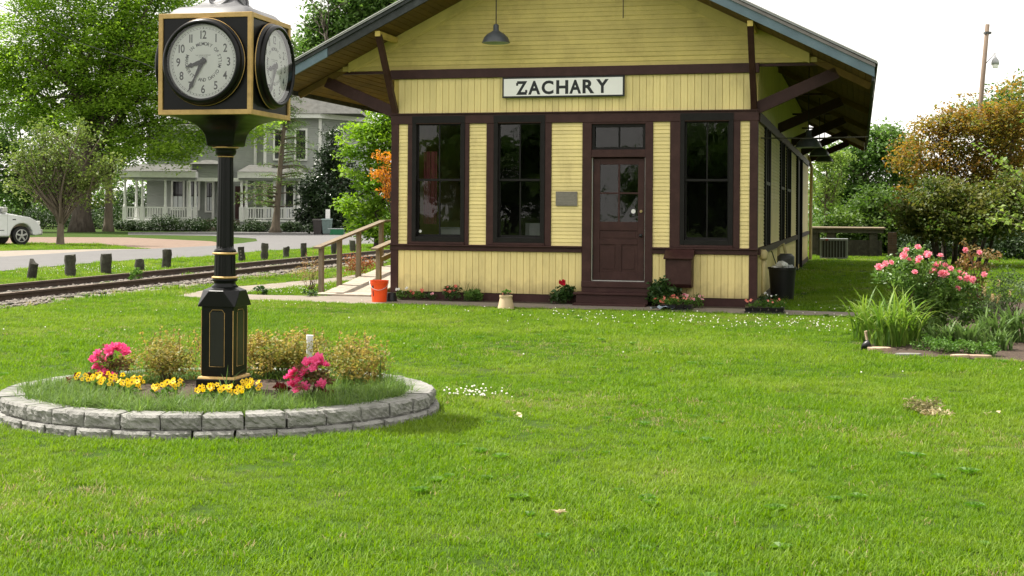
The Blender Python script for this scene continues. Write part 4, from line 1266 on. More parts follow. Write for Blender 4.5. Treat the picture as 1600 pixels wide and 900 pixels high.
DIAL_GLASS = glass_mat('dial_glass', (0.98, 0.99, 0.99))
RZ = {}
def dial(k):
    m = Matrix.Rotation(k * math.pi / 2, 4, 'Z') @ Matrix.Translation((0, -HB, (Z0B + Z1B) / 2 + 0.012)) @ Matrix.Rotation(R(90), 4, 'X')
    # in this frame x is right, y is up on the dial, z points out of the case
    d = MB().lathe([(0.288, 0.030), (0.288, 0.036)], 64, m).build('dial', DIAL_WHITE, ck)
    rim = [(0.322, 0.0), (0.334, 0.012), (0.334, 0.030), (0.322, 0.036), (0.318, 0.050), (0.324, 0.060), (0.318, 0.078), (0.302, 0.088), (0.290, 0.084), (0.284, 0.070), (0.282, 0.037)]
    MB().lathe(rim, 64, m, caps=False).build('rim', CLOCK_BLACK, d, smooth=True)
    MB().lathe([(0.3345, 0.017), (0.3375, 0.021), (0.3345, 0.025)], 64, m, caps=False).build('rim_line', GOLD, d, smooth=True)
    mb = MB()
    for i in range(1, 13):
        a = i * math.pi / 6
        txt = str(i)
        ws = []
        for ch in txt:
            q = glyph_mesh(ch, 0.014); ws.append((q, (q[3] - q[2])))
        s_ = 0.064 / 0.72; nx = 0.80
        tot = sum(w for q, w in ws) * s_ * nx + 0.008 * (len(ws) - 1)
        x = 0.208 * math.sin(a) - tot / 2; y = 0.208 * math.cos(a) - 0.032
        for q, w in ws:
            mb.add([(x + (p[0] - q[2]) * s_ * nx, y + p[1] * s_, 0.0366) for p in q[0]], q[1], m)
            x += w * s_ * nx + 0.008
    mb.build('numerals', DIAL_INK, d)
    mb = MB()
    def arc(text, a0, step, inward, r, h):
        for i, ch in enumerate(text):
            if ch == ' ': continue
            a = R(a0 + i * step)
            q = glyph_mesh(ch, 0.012); s_ = h / 0.72; w = (q[3] - q[2]) * s_ * 0.92
            rot = Matrix.Translation((r * math.sin(a), r * math.cos(a), 0.0366)) @ Matrix.Rotation(-a + (math.pi if inward else 0), 4, 'Z')
            mb.add([((p[0] - q[2]) * s_ * 0.92 - w / 2, p[1] * s_ - h / 2, 0) for p in q[0]], q[1], m @ rot)
    arc('IN MEMORY OF', -50, 9.7, False, 0.138, 0.027)
    arc('MARGUERITE AND DAVID MILLS', -72 + 360, -8.72, True, 0.138, 0.027)
    x = -0.052
    for line, y0, h in (('THE VERDIN COMPANY', 0.045, 0.0085), ('CINCINNATI OHIO', 0.033, 0.0065)):
        s_ = h / 0.72
        tot = sum((glyph_mesh(c)[3] - glyph_mesh(c)[2]) * s_ + s_ * 0.10 if c != ' ' else s_ * 0.35 for c in line)
        x = -tot / 2
        for c in line:
            if c == ' ': x += s_ * 0.35; continue
            q = glyph_mesh(c)
            mb.add([(x + (p[0] - q[2]) * s_, y0 + p[1] * s_, 0.0366) for p in q[0]], q[1], m)
            x += (q[3] - q[2]) * s_ + s_ * 0.10
    mb.build('inscription', DIAL_INK, d)
    mb = MB()
    for i in range(60):
        a = R(6 * i); w = 0.003 if i % 5 else 0.005
        mm = m @ Matrix.Rotation(-a, 4, 'Z')
        mb.add([(-w / 2, 0.252, 0.0366), (w / 2, 0.252, 0.0366), (w / 2, 0.262, 0.0366), (-w / 2, 0.262, 0.0366)], [(0, 1, 2, 3)], mm)
    for r_ in (0.251, 0.263):
        for i in range(72):
            a0_, a1_ = R(5 * i), R(5 * i + 5)
            mb.add([(r_ * math.sin(a0_), r_ * math.cos(a0_), 0.0367), (r_ * math.sin(a1_), r_ * math.cos(a1_), 0.0367), ((r_ + .0012) * math.sin(a1_), (r_ + .0012) * math.cos(a1_), 0.0367), ((r_ + .0012) * math.sin(a0_), (r_ + .0012) * math.cos(a0_), 0.0367)], [(0, 1, 2, 3)], m)
    mb.build('minute_track', DIAL_INK, d)
    hand = [(-0.012, -0.03), (0.012, -0.03), (0.019, 0.0), (0.017, 0.04), (0.010, 0.085), (0.020, 0.098), (0.010, 0.118), (0.0, 0.152), (-0.010, 0.118), (-0.020, 0.098), (-0.010, 0.085), (-0.017, 0.04), (-0.019, 0.0)]
    mh = [(-0.014, -0.03), (0.014, -0.03), (0.017, 0.0), (0.013, 0.06), (0.006, 0.15), (0.012, 0.19), (0.017, 0.20), (0.007, 0.225), (0.0, 0.258), (-0.007, 0.225), (-0.017, 0.20), (-0.012, 0.19), (-0.006, 0.15), (-0.013, 0.06), (-0.017, 0.0)]
    HAND = RZ.setdefault('hand', mat('hand_grey', (0.045, 0.047, 0.05), 0.45, 0.1))
    MB().prism(hand, 0.044, 0.048, 'z', m @ Matrix.Rotation(-R(254), 4, 'Z')).build('hour_hand', HAND, d)
    MB().prism(mh, 0.050, 0.054, 'z', m @ Matrix.Rotation(-R(207), 4, 'Z')).build('minute_hand', HAND, d)
    MB().lathe([(0.021, 0.036), (0.021, 0.058), (0.014, 0.062)], 20, m).build('hub', HAND, d)
    MB().add([m @ Vector((0.284 * math.cos(t_), 0.284 * math.sin(t_), 0.074)) for t_ in np.linspace(0, 2 * math.pi, 48, endpoint=False)], [tuple(range(48))]).build('dial_glass', DIAL_GLASS, d)
for k in range(4): dial(k)

# ------------------------------------------------------------------ round block planter
plant_bed = thing('block_planter', 'round raised flower bed of grey split-face blocks in two courses', 'planter', PC)
def block_mesh(seed, w, d, h):
    rng = np.random.default_rng(seed)
    nx, nz = 12, 6
    v, f = [], []
    ph = rng.uniform(2, 8, 4)
    for j in range(nz + 1):
        for i in range(nx + 1):
            u, t_ = i / nx, j / nz
            edge = min(u, 1 - u, t_, 1 - t_) < 0.01
            y = (-0.016 if edge else 0) + rng.normal() * (0.002 if edge else 0.0035) + (0.006 * math.sin(u * ph[0] + ph[1]) * math.sin(t_ * ph[2] + ph[3]))
            v.append(((u - 0.5) * w + rng.normal() * 0.002, y, t_ * h + (rng.normal() * 0.002)))
    for j in range(nz):
        for i in range(nx):
            a = j * (nx + 1) + i
            f.append((a, a + 1, a + nx + 2, a + nx + 1))
    top = [nz * (nx + 1) + i for i in range(nx + 1)]; bot = list(range(nx + 1))
    b = len(v)
    wb = w * 0.86
    v += [(-wb / 2, -d, 0), (wb / 2, -d, 0), (wb / 2, -d, h), (-wb / 2, -d, h)]
    f += [tuple(top) + (b + 2, b + 3), tuple(bot[::-1]) + (b, b + 1), (b, b + 1, b + 2, b + 3),
          tuple(j * (nx + 1) + nx for j in range(nz + 1)) + (b + 2, b + 1), tuple(j * (nx + 1) for j in range(nz, -1, -1)) + (b, b + 3)]
    return MB().add(v, f).mesh('block', BLOCK)
def ring_pos(a, b, n, phase):
    t_ = np.linspace(0, 2 * math.pi, 2000); x = a * np.cos(t_); y = b * np.sin(t_)
    s = np.concatenate([[0], np.cumsum(np.hypot(np.diff(x), np.diff(y)))])
    q = (np.arange(n) + phase) / n * s[-1]
    tt = np.interp(q, s, t_)
    return [(a * math.cos(u), b * math.sin(u), math.atan2(a * math.sin(u), b * math.cos(u))) for u in tt], s[-1] / n
for (course, a, b, z, n, ph) in (('lower', PA + 0.035, PB + 0.035, -0.048, 35, 0.15), ('upper', PA, PB, 0.061, 34, 0.6)):
    pos, w = ring_pos(a, b, n, ph)
    ms = [block_mesh(500 + i + (50 if course == 'lower' else 0), w - 0.014, 0.20, 0.107) for i in range(6)]
    for i, (x, y, ang) in enumerate(pos):
        obj('block', ms[rnd.randrange(6)], plant_bed, (x + rnd.uniform(-.006, .006), y + rnd.uniform(-.006, .006), z + rnd.uniform(-.003, .003)), (0, 0, ang - math.pi / 2 + rnd.uniform(-.03, .03)))
mb = MB(); v = []; f = []
rings = [(1.0, 0.095), (0.85, 0.13), (0.5, 0.155), (0.2, 0.16)]
for (s, z) in rings:
    for i in range(40):
        a = 2 * math.pi * i / 40
        v.append(((PA - 0.16) * s * math.cos(a), (PB - 0.16) * s * math.sin(a), z + rnd.uniform(-.012, .012)))
for r_ in range(3):
    for i in range(40): f.append((r_ * 40 + i, r_ * 40 + (i + 1) % 40, (r_ + 1) * 40 + (i + 1) % 40, (r_ + 1) * 40 + i))
f.append(tuple(range(120, 160)))
mb.add(v, f).build('soil', SOIL, plant_bed, smooth=True)

LIRIOPE = leaf_mat('border_grass_blade', (0.045, 0.105, 0.02), (0.19, 0.28, 0.06), 0.35, 0.5, 0.2, inst=True)
lir = [blade_tuft('border_tuft', 26, 0.035, 0.10, 0.22, 0.007, LIRIOPE, 700 + i, bend=1.5, seg=5) for i in range(4)]
n = 1300
a = NR.uniform(0, 2 * math.pi, n); s = 1 - NR.uniform(0.0, 1.0, n) ** 1.3 * 0.46
k = ~((np.sin(a) > 0.1) & (NR.uniform(0, 1, n) < 0.45))
a, s = a[k], s[k]; n = len(a)
P = np.stack([PC.x + (PA - 0.17) * s * np.cos(a), PC.y + (PB - 0.17) * s * np.sin(a), np.full(n, 0.10)], 1)
scatter('border_grass', P, NR.uniform(0, 6.28, n), NR.uniform(0.5, 1.25, n), NR.integers(0, 4, n), lir, 'arching green border grass round the rim of the clock bed')


# --- small plants ---------------------------------------------------------
def petals(mb, c, nrm, r, n, cup=0.4, width=0.9, twist=0.0):
    """ring of n petals round the point c facing nrm"""
    nrm = Vector(nrm).normalized(); u = nrm.cross(Vector((0.3, 0.5, 0.81)))
    if u.length < 0.1: u = nrm.cross(Vector((1, 0, 0)))
    u.normalize(); w = nrm.cross(u)
    for i in range(n):
        a = 2 * math.pi * i / n + twist
        d = u * math.cos(a) + w * math.sin(a); t_ = nrm.cross(d)
        half = r * width * math.pi / n * 0.62
        p = [c, c + d * r * 0.55 + t_ * half + nrm * r * cup * 0.35, c + d * r + t_ * half * 0.45 + nrm * r * cup, c + d * r - t_ * half * 0.45 + nrm * r * cup, c + d * r * 0.55 - t_ * half + nrm * r * cup * 0.35]
        mb.add(p, [(0, 1, 2), (0, 2, 3), (0, 3, 4)])


PET_YELLOW = leaf_mat('yellow_petal', (0.80, 0.52, 0.02), (0.85, 0.62, 0.04), 0.25)
PET_PINK = leaf_mat('pink_petal', (0.72, 0.10, 0.26), (0.80, 0.16, 0.36), 0.3)
PET_ROSE = leaf_mat('rose_petal', (0.80, 0.24, 0.33), (0.88, 0.42, 0.48), 0.3)
PET_RED = leaf_mat('red_petal', (0.48, 0.008, 0.03), (0.6, 0.02, 0.05), 0.2)
PET_PALE = leaf_mat('pale_pink_petal', (0.80, 0.40, 0.46), (0.85, 0.5, 0.55), 0.3)
PET_SALMON = leaf_mat('salmon_petal', (0.70, 0.20, 0.14), (0.75, 0.3, 0.25), 0.3)
PET_WHITE = leaf_mat('white_petal', (0.75, 0.75, 0.72), (0.8, 0.8, 0.78), 0.3)
DARK_EYE = mat('flower_eye', (0.05, 0.008, 0.012), 0.6)
L_FRESH = leaf_mat('fresh_leaf', (0.055, 0.13, 0.02), (0.12, 0.22, 0.04), 0.3)
L_DEEP = leaf_mat('deep_green_leaf', (0.022, 0.060, 0.014), (0.055, 0.11, 0.025), 0.22, 0.4, 0.4)
L_GOLD = leaf_mat('golden_leaf', (0.085, 0.15, 0.025), (0.42, 0.30, 0.095), 0.4)
L_AZ = leaf_mat('azalea_leaf', (0.075, 0.085, 0.02), (0.20, 0.10, 0.05), 0.25)
L_REDLEAF = leaf_mat('dark_red_leaf', (0.085, 0.008, 0.010), (0.17, 0.02, 0.018), 0.25)
L_STRAP = leaf_mat('strap_leaf', (0.07, 0.13, 0.035), (0.14, 0.22, 0.06), 0.3)
L_LILY = leaf_mat('daylily_leaf', (0.07, 0.16, 0.02), (0.21, 0.30, 0.055), 0.35)


def bush(name, label, cat, loc, r, h, n, leaf, lmat, seed, group=None, stems=7, squash=1.0, low=0.12, stem_mat=STEM_BROWN, spikes=0, up=0.4, aspect=0.55, clumps=26):
    rng = np.random.default_rng(seed)
    t = thing(name, label, cat, loc, 0, group)
    e = [(0, 0, h * (0.5 + low / 2), r, r * squash, h * (0.5 - low / 2))]
    cc, p, tint = crown_points(e, clumps, max(4, n // clumps), r * 0.36, rng, 0.85, 0.45)
    k = p[:, 2] > 0.01
    p, tint = p[k], tint[k]
    extra = []
    mb = MB()
    for i in range(stems):
        a = rng.uniform(0, 6.28); q = cc[rng.integers(len(cc))]
        limb(mb, (0.12 * r * math.cos(a), 0.12 * r * math.sin(a), -0.02), q, max(0.004, r * 0.022), 0.002, rng, 0.05, 4, 5)
    for i in range(spikes):
        a = rng.uniform(0, 6.28); rr = r * rng.uniform(0.2, 0.95)
        b = np.array([rr * math.cos(a), rr * squash * math.sin(a), h * rng.uniform(0.55, 0.8)])
        tip = b + np.array([rng.normal() * 0.03, rng.normal() * 0.03, h * rng.uniform(0.25, 0.5)])
        mb.tube([b, (b + tip) / 2, tip], 0.002, 4)
        extra += [b + (tip - b) * u + rng.normal(size=3) * 0.008 for u in np.linspace(0, 1, 9)]
    mb.build('stems', stem_mat, t)
    if extra:
        p = np.concatenate([p, np.array(extra)]); tint = np.concatenate([tint, rng.uniform(0.5, 1, len(extra))])
    leaves('foliage', p, leaf * rng.uniform(0.7, 1.3, len(p)), lmat, t, up=up, aspect=aspect, tint=tint, rng=rng)
    return t, cc


def blooms(t, spots, r, matl, seed, n=5, rings=1, cup=0.35, eye=None, face=(0, -0.6, 0.7), name='blossom', spread=0.5, nvar=3):
    """flowers as parts of t, sharing a few meshes"""
    rng = np.random.default_rng(seed)
    ms = []
    for i in range(nvar):
        mb = MB()
        for q in range(rings):
            petals(mb, Vector((0, 0, q * r * 0.10)), (0, 0, 1), r * (1 - 0.22 * q), n, cup + 0.45 * q, 1.1, q * 0.6 + rng.uniform(0, 1))
        if rings > 2: petals(mb, Vector((0, 0, r * 0.25)), (0, 0, 1), r * 0.4, 4, 1.2, 1.2)
        me = mb.mesh(name, matl)
        at = me.attributes.new('tint', 'FLOAT', 'FACE'); at.data.foreach_set('value', rng.uniform(0, 1, len(me.polygons)).astype(np.float32))
        if eye:
            me2 = MB().lathe([(r * 0.28, r * 0.12), (r * 0.18, r * 0.16)], 7)
            b0 = len(me.polygons)
            mb2 = MB(); mb2.v = list(mb.v); mb2.f = list(mb.f); mb2.add(me2.v, me2.f)
            me = mb2.mesh(name, matl); me.materials.append(eye)
            for pz in me.polygons:
                if pz.index >= b0: pz.material_index = 1
            at = me.attributes.new('tint', 'FLOAT', 'FACE'); at.data.foreach_set('value', rng.uniform(0, 1, len(me.polygons)).astype(np.float32))
        ms.append(me)
    for s in spots:
        d = Vector(face) + Vector((rng.normal(), rng.normal(), rng.normal() * 0.6)) * spread
        o = obj(name, ms[int(rng.integers(nvar))], t, s)
        o.rotation_euler = d.to_track_quat('Z', 'Y').to_euler()
        sc_ = float(rng.uniform(0.8, 1.2)); o.scale = (sc_, sc_, sc_)


def at_bed(px, py, z=0.14): return G(px, py, z)
for (px, py, r, h, seed, lab) in ((262, 600, 0.34, 0.37, 1, 'golden green shrub between the pink azalea and the clock pedestal'), (414, 592, 0.28, 0.36, 2, 'golden green shrub just right of the clock pedestal'), (548, 602, 0.32, 0.37, 3, 'golden green shrub beside the white pipe and the iris leaves'), (468, 588, 0.28, 0.36, 4, 'golden green shrub behind the right-hand azalea')):
    bush('golden_shrub', lab, 'shrub', at_bed(px, py), r, h, 2300, 0.034, L_GOLD, 800 + seed, 'golden shrubs in the clock bed', spikes=14, clumps=40)
for (px, py, seed, lab, fl) in ((176, 601, 5, 'pink azalea with tall flower heads left of the clock', [(-.10, -.05, .24), (-.13, -.08, .20), (-.10, -.09, .15), (-.03, -.06, .29), (0.03, -.05, .31), (.08, -.04, .30), (.11, -.05, .26), (-.06, -.1, .11), (-.08, -.1, .08), (-.03, -.1, .09), (.03, -.12, .07), (.05, -.1, .06), (-.04, -.09, .22), (-.01, -.08, .27)]),
                        (487, 624, 6, 'pink azalea with scattered blossoms right of the clock', [(-.02, -.06, .28), (.03, -.05, .30), (.07, -.05, .28), (.11, -.06, .26), (-.12, -.08, .20), (-.15, -.08, .17), (-.10, -.1, .16), (-.06, -.09, .22), (-.13, -.08, .12), (.02, -.1, .24), (.09, -.1, .13), (-.02, -.11, .1), (-.10, -.1, .09), (.06, -.07, .31)])):
    t, cc = bush('azalea', lab, 'shrub', at_bed(px, py), 0.17, 0.32, 700, 0.030, L_AZ, 800 + seed, 'pink azaleas in the clock bed', stems=10, clumps=18)
    sp = [Vector(q) * 1.0 + Vector((rnd.uniform(-.02, .02), rnd.uniform(-.03, .03), rnd.uniform(-.01, .02))) for q in fl for _ in range(3)]
    blooms(t, sp, 0.036, PET_PINK, 40 + seed, 5, 2, 0.45)
pans = ((150, 609), (167, 612), (182, 606), (196, 614), (206, 618), (213, 609), (160, 603), (249, 622), (262, 618), (276, 613), (318, 624), (335, 622), (349, 627), (366, 624), (379, 626), (387, 614), (398, 618), (128, 604))
proto = []
for i in range(4):
    t, cc = bush('pansy', 'yellow pansy clump with dark-eyed flowers along the front of the clock bed', 'flower', (0, 0, 0), 0.06, 0.07, 90, 0.026, L_FRESH, 850 + i, 'yellow pansies along the front of the clock bed', stems=4, clumps=8, stem_mat=STEM)
    blooms(t, [(rnd.uniform(-.05, .05), rnd.uniform(-.05, .03), rnd.uniform(.06, .11)) for _ in range(8)], 0.021, PET_YELLOW, 60 + i, 5, 1, 0.12, DARK_EYE, (0, -0.8, 0.45), 'flower')
    proto.append(t)
for i, (px, py) in enumerate(pans):
    t = proto[i] if i < 4 else copy_tree(proto[i % 4])
    p = at_bed(px, py, 0.16); t.location = p; t.rotation_euler = (0, 0, rnd.uniform(-0.5, 0.5))
for (px, py, seed, lab) in ((115, 606, 1, 'dark red leafy plant at the left rim, beside the pansies'), (137, 604, 2, 'dark red leafy plant under the left azalea'), (443, 618, 3, 'dark red leafy plant beside the right azalea'), (505, 624, 4, 'low bronze leafy plant at the foot of the right azalea')):
    bush('red_leaf_plant', lab, 'plant', at_bed(px, py), 0.07, 0.11, 130, 0.035, L_REDLEAF, 860 + seed, 'red leafy plants in the clock bed', clumps=8)


def straps(name, label, loc, n, h, w, lmat, seed, spread=0.2, bend=0.3, cat='plant', group=None):
    t = thing(name, label, cat, loc, 0, group)
    me = blade_tuft('leaf_blades', n, spread * 0.25, h * 0.6, h, w, lmat, seed, bend, 7, 0.98)
    obj('leaf_blades', me, t)
    return t
straps('iris_leaves', 'upright blue green iris leaves beside the left azalea', at_bed(144, 594), 9, 0.30, 0.011, L_STRAP, 21, 0.16, 0.22)
straps('iris_leaves', 'tall upright iris leaves near the right rim of the clock bed', at_bed(598, 604), 9, 0.38, 0.013, L_STRAP, 22, 0.16, 0.22)
straps('iris_leaves', 'a few bent strap leaves in front of the clock plinth', at_bed(352, 624), 7, 0.34, 0.016, L_STRAP, 27, 0.25, 0.75)
PIPE_W = mat('white_pvc', (0.75, 0.76, 0.78), 0.35, 0.04)
wp = W(483, 545, 11.55); wp.z = 0.1
o = MB().lathe([(0.028, 0.0), (0.028, 0.38), (0.032, 0.381), (0.032, 0.42), (0.024, 0.421), (0.024, 0.36)], 18, caps=False).build('plastic_pipe', PIPE_W, None, wp, (0.03, 0.02, 0), autosmooth=40); tag(o, 'short white plastic pipe upright among the golden shrubs', 'pipe')

# ------------------------------------------------------------------ rose bed on the right
L_ROSE = leaf_mat('rose_leaf', (0.05, 0.115, 0.022), (0.17, 0.27, 0.06), 0.36, 0.4, 0.4)
def rose(name, label, px, py, depth, crown, n, leaf, seed, flowers, r=0.05, canes=12, clumps=60, clump_r=0.13, lm=None):
    rng = np.random.default_rng(seed)
    p = W(px, py, depth); p.z = 0
    t = thing(name, label, 'rose bush', p)
    cc, q, tint = crown_points(crown, clumps, n // clumps, clump_r, rng, 0.8, 0.4)
    mb = MB()
    for i in range(canes):
        limb(mb, (rng.normal() * 0.06, rng.normal() * 0.06, -0.02), cc[rng.integers(len(cc))], 0.012, 0.004, rng, 0.06, 6, 6)
    mb.build('canes', STEM_BROWN, t)
    leaves('foliage', q, leaf * rng.uniform(0.7, 1.3, len(q)), lm or L_ROSE, t, up=0.5, aspect=0.65, tint=tint, rng=rng)
    sp = []
    for (fx, fy) in flowers:
        w = W(fx, fy, depth - rng.uniform(0.15, 0.35)) - p
        sp.append(w)
    blooms(t, sp, r, PET_ROSE, seed + 1, 6, 4, 0.25, None, (0, -0.8, 0.6), 'rose_bloom', 0.5, 4)
    return t, p
dep = 17.3
c0 = W(1440, 440, dep)
def E_(px, py, r_x, r_z, dy=0.0, ry=None):
    q = W(px, py, dep); return (q.x - c0.x, dy, q.z, r_x, ry or r_x, r_z)
rose('rose_bush', 'big rose bush full of pink blooms in the corner bed', 1440, 440, dep,
     [E_(1405, 430, 0.33, 0.22), E_(1440, 420, 0.38, 0.26, 0.1), E_(1470, 445, 0.40, 0.24), E_(1500, 465, 0.28, 0.26), E_(1420, 470, 0.28, 0.22, -0.1), E_(1455, 480, 0.35, 0.22), E_(1440, 508, 0.34, 0.20), E_(1485, 500, 0.34, 0.24), E_(1515, 490, 0.25, 0.22)], 8200, 0.048, 70,
     [(1373, 418), (1384, 412), (1392, 411), (1413, 400), (1420, 407), (1437, 405), (1434, 409), (1449, 398), (1453, 399), (1462, 416), (1466, 413), (1459, 425), (1476, 415), (1472, 428), (1477, 428), (1485, 420), (1499, 436), (1510, 434), (1517, 440), (1520, 436), (1496, 451), (1434, 387), (1469, 401), (1429, 426), (1498, 427), (1416, 391)], 0.050, 14, 110)
dep2 = 19.5
c1 = W(1522, 420, dep2)
rose('rose_bush', 'smaller rose bush with a few blooms behind the big one', 1522, 420, dep2,
     [(-0.02, 0, 1.02, 0.24, 0.24, 0.24), (0.18, 0.1, 0.85, 0.2, 0.2, 0.3), (0, 0, 0.6, 0.25, 0.25, 0.3)], 900, 0.05, 75, [(1508, 391), (1538, 429), (1506, 430), (1530, 395)], 0.045, 7, 26, 0.1,
     leaf_mat('reddish_rose_leaf', (0.06, 0.11, 0.025), (0.28, 0.14, 0.06), 0.3))


def arching(name, label, loc, n, h, w, lmat, seed, base_r=0.12, bend=0.8, cat='plant', group=None):
    rng = np.random.default_rng(seed)
    t = thing(name, label, cat, loc, 0, group)
    v, f, tn = [], [], []
    for i in range(n):
        a = rng.uniform(0, 6.283); r = base_r * math.sqrt(rng.uniform())
        d = rng.uniform(0, 6.283); dx, dy = math.cos(d), math.sin(d)
        L = h * rng.uniform(0.7, 1.25); bd = bend * rng.uniform(0.35, 1.15)
        b0 = len(v); x, y, z = r * math.cos(a), r * math.sin(a), -0.02
        th = 0.12 * rng.uniform(0.2, 1.5)
        for k in range(9):
            t_ = k / 8
            ww = w * (0.75 + 0.5 * math.sin(t_ * 2.2)) * (1 - t_ ** 3) * 0.5 + 0.0006
            v += [(x - dy * ww, y + dx * ww, z + ww * 0.3), (x + dy * ww, y - dx * ww, z + ww * 0.3)]
            ang = th + bd * 2.0 * t_ ** 1.35
            st_ = L / 8
            x += dx * math.sin(ang) * st_; y += dy * math.sin(ang) * st_; z += math.cos(ang) * st_
        tt = rng.uniform()
        for k in range(8):
            f.append((b0 + 2 * k, b0 + 2 * k + 1, b0 + 2 * k + 3, b0 + 2 * k + 2)); tn.append(min(1, tt * 0.8 + 0.04 * k))
    me = bpy.data.meshes.new('leaf_blades'); me.from_pydata(v, [], f)
    at = me.attributes.new('tint', 'FLOAT', 'FACE'); at.data.foreach_set('value', np.asarray(tn, dtype=np.float32))
    me.materials.append(lmat)
    obj('leaf_blades', me, t)
    return t
for i, (px, py, dd, hh, nn, lab) in enumerate(((1385, 545, 16.2, 0.74, 100, 'arching daylily clump at the corner of the rose bed'), (1362, 525, 16.9, 0.66, 80, 'arching daylily clump spilling over the lawn edge'), (1412, 540, 16.5, 0.70, 80, 'arching daylily clump under the big rose bush'))):
    p = W(px, py, dd); p.z = 0
    arching('daylily', lab, p, nn, hh, 0.024, L_LILY, 30 + i, 0.22, 1.15, 'plant', 'daylilies in the rose bed')
p = W(1378, 510, 17.0); p.z = 0
straps('iris_leaves', 'stiff upright iris leaves behind the daylilies', p, 18, 0.72, 0.026, L_STRAP, 33, 0.5, 0.25)
for i, (px, dd, hh, lab) in enumerate(((1465, 16.4, 0.40, 'low strap leaves in the shade under the big rose'), (1490, 16.3, 0.45, 'green strap leaves by the single low rose bloom'), (1515, 16.2, 0.48, 'strap leaf clump in the middle of the rose bed front'), (1545, 16.6, 0.62, 'tall strap leaf clump under the seed heads'), (1580, 16.8, 0.65, 'tall strap leaf clump at the far end of the rose bed'), (1560, 15.8, 0.4, 'dark strap leaf clump near the flat edging stones'), (1625, 16.6, 0.6, 'strap leaf clump beneath the sapling'))):
    p = W(px, 540, dd); p.z = 0
    arching('strap_leaf_plant', lab, p, 50, hh * 0.72, 0.028, L_STRAP, 130 + i, 0.15, 0.8, 'plant', 'strap leaved plants in the rose bed')
for i, (px, py) in enumerate(((1470, 552), (1492, 550), (1452, 548), (1510, 554), (1535, 556))):
    lab = ['bright green ground cover clump right under the rose', 'bright green ground cover clump behind the long flat stone', 'dull ground cover clump beside the daylilies', 'ground cover clump next to the flat stone end', 'ground cover clump at the shaded end of the bed'][i]
    bush('ground_cover', lab, 'plant', G(px, py), 0.17, 0.15, 420, 0.035, L_FRESH, 140 + i, 'ground cover clumps along the rose bed', clumps=22)
L_TAN = leaf_mat('tan_seed_head', (0.40, 0.27, 0.13), (0.5, 0.38, 0.22), 0.2)
p = W(1550, 480, 17.2); p.z = 0
t = thing('seed_head_stems', 'tall stems with tan seed heads beside the rose bush', 'plant', p)
rng = np.random.default_rng(9); mb = MB(); pts = []
for i in range(12):
    x, y, h = rng.normal() * 0.14, rng.normal() * 0.1, rng.uniform(0.5, 0.72)
    mb.tube([(x * 0.5, y * 0.5, 0), (x, y, h)], 0.004, 5); pts += [(x + rng.normal() * 0.008, y + rng.normal() * 0.008, h + u) for u in np.linspace(-0.05, 0.04, 14)]
mb.build('stems', STEM, t); leaves('seed_heads', pts, 0.028, L_TAN, t)
# dusty shrub and shade plants behind
bush('grey_shrub', 'greyish low shrub at the far end of the rose bed', 'shrub', W(1590, 500, 19.0) * Vector((1, 1, 0)) if False else Vector((W(1575, 500, 19.5).x, 19.5, 0)), 0.55, 0.75, 2200, 0.04, leaf_mat('grey_leaf', (0.06, 0.10, 0.035), (0.13, 0.19, 0.07), 0.25), 150, clumps=50)
# edging stones
STONE = mat('pinkish_stone', (0.42, 0.31, 0.22), 0.9, 0.2, 12, 0.4, (0.25, 0.18, 0.12), 8, 0.3, 50)
def slab(label, px, py, w, d, h, rz, name='edging_stone', m=STONE, tilt=0.0):
    rng = np.random.default_rng(int(px * 7 + py))
    poly = [(math.cos(a) * w / 2 * rng.uniform(0.8, 1.1), math.sin(a) * d / 2 * rng.uniform(0.8, 1.1)) for a in np.linspace(0, 6.283, 9)[:-1]]
    o = MB().prism(poly, -0.02, h, 'z').build(name, m, None, G(px, py), (tilt, 0, rz), bevel=0.012)
    tag(o, label, 'stone', 'edging stones of the rose bed')
slab('upright pink edging stone leaning at the bed corner', 1352, 527, 0.20, 0.10, 0.17, 0.9, tilt=-0.2)
slab('upright pink edging stone next to the black spotlight', 1361, 536, 0.22, 0.10, 0.16, 1.0, tilt=-0.2)
slab('flat brown edging stone under the daylilies', 1374, 549, 0.30, 0.13, 0.05, -0.1)
slab('long thin flat stone at the bed front', 1500, 560, 0.26, 0.10, 0.045, 0.1)
slab('second long flat stone touching the first at the bed front', 1528, 560, 0.30, 0.10, 0.04, -0.08)
slab('dark half-buried edging stone below the rose bush', 1420, 556, 0.36, 0.10, 0.03, -0.05, m=BLOCK)
t = thing('garden_spotlight', 'little black spotlight lying on the grass at the bed corner', 'lamp', G(1347, 548))
MB().lathe([(0.02, 0.0), (0.04, 0.03), (0.05, 0.09), (0.045, 0.10)], 12, Matrix.Translation((0, 0, 0.04)) @ Matrix.Rotation(R(60), 4, 'Y')).build('lamp_head', BLACK_PLASTIC, t, smooth=True)
MB().tube([(0, 0, -0.02), (0, 0, 0.05)], 0.012, 6).build('stake', BLACK_PLASTIC, t)

